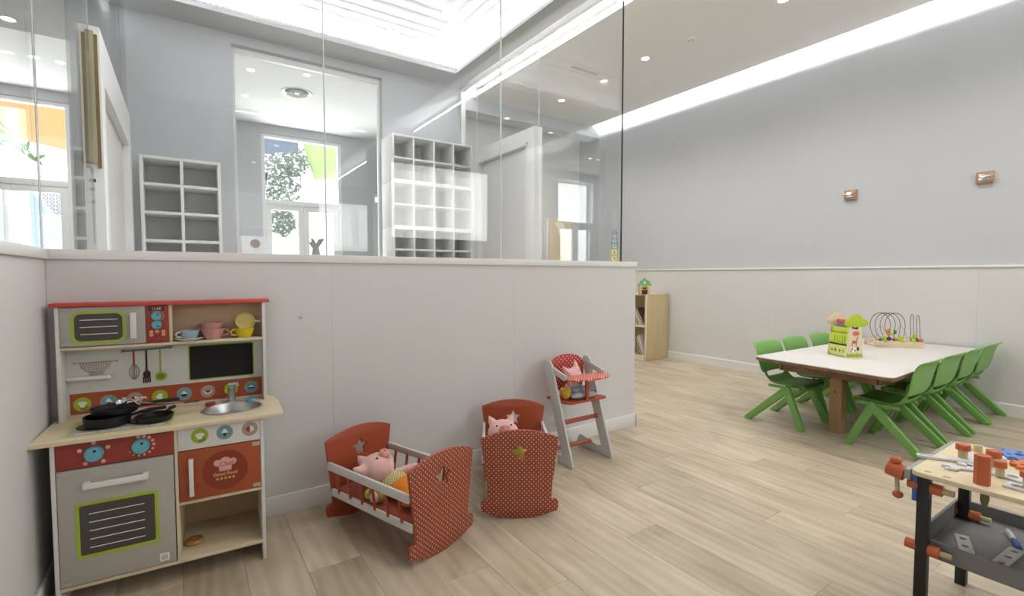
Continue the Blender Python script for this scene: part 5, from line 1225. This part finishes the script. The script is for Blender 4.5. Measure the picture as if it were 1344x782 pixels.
MB().plate([[(-.012, -.07), (.012, -.07), (.009, .03), (.022, .045), (.020, .066), (.008, .070), (.008, .052), (-.008, .052), (-.008, .070), (-.020, .066), (-.022, .045), (-.009, .03)]], .007, 'xy', .0072, 0, .001).build('body', m_wpl, t)
def gear(label, loc, rz, r, mat_, name='toy_gear'):
    t = thing(name, label, 'toy gear', loc, rz, 'toy gears on the workbench'); P = []
    for i in range(10):
        a = 2 * PI * i / 10
        for q, rr in ((-.20, .80), (-.12, 1.), (.12, 1.), (.20, .80)): P.append((r * rr * math.cos(a + q), r * rr * math.sin(a + q)))
    MB().plate([P, circ(0, 0, r * .22, 14)[::-1], circ(r * .5, 0, r * .12, 10)[::-1], circ(-r * .25, r * .43, r * .12, 10)[::-1], circ(-r * .25, -r * .43, r * .12, 10)[::-1]], .010, 'xy', .010, 0, .001).build('wheel', mat_, t)
    return t
gear('blue toy gear lying at the back of the bench', (2.262, .368, zt), .2, .060, paint('gear blue', srgb(96, 130, 196), .45))
gear('orange toy gear lying in front of the blue gear', (2.165, .320, zt), .1, .055, paint('gear orange', srgb(206, 110, 48), .45))
t = thing('white_toy_nut', 'white toy nut beside the blue gear', 'toy nut', (2.16, .400, zt), R(30))
MB().plate([circ(0, 0, .020, 6), circ(0, 0, .009, 14)[::-1]], .016, 'xy', .016, 0, .001).build('nut', m_wpl, t)
t = thing('toy_screwdriver', 'olive grey screwdriver tip hanging down through the bench top', 'toy screwdriver', (1.95, .385, .42), 0)
MB().plate([[(-.009, .066), (.009, .066), (.010, .012), (.004, -.010), (-.007, .0), (-.011, .02)]], .006, 'yz', 0, 0, .001).build('blade', paint('olive tip', srgb(120, 116, 84), .5), t)
# in the tray
zt2 = tz + .0085
hole_plate('short grey plate with three holes lying in the tray', (2.02, .438, zt2), R(-71), .036, .17, 3, col=paint('tray plate', srgb(186, 186, 184), .5))
hole_plate('long grey plate with four holes lying in the tray', (2.02, .350, zt2), R(-94), .036, .23, 4, col=paint('tray plate long', srgb(190, 190, 188), .5))
t = thing('toy_pen_tool', 'white toy tool with a blue end lying in the tray', 'toy tool', (2.20, .365, zt2 + .009), R(-68))
MB().tube([(0, .06, 0), (0, .03, 0), (0, .0, 0), (0, -.01, 0)], [.006, .009, .009, .007], 12).build('handle', m_wpl, t); MB().tube([(0, -.01, 0), (0, -.02, 0), (0, -.07, 0)], [.006, .009, .008], 12).build('blue_end', m_bblue, t)
t = thing('toy_pliers', 'black toy pliers with wooden grip at the bottom right corner of the tray', 'toy pliers', (1.93, .185, zt2), R(-60))
MB().plate([[(-.006, .03), (.0, .06), (.008, .03), (.02, .045), (.022, .0), (.03, -.03), (-.03, -.03), (-.02, .0), (-.02, .05)]], .012, 'xy', .013, 0, .001).build('jaw', m_black, t)
MB().box(-.028, .028, -.10, -.03, .001, .016, bev=.004).build('grip', m_peg, t)
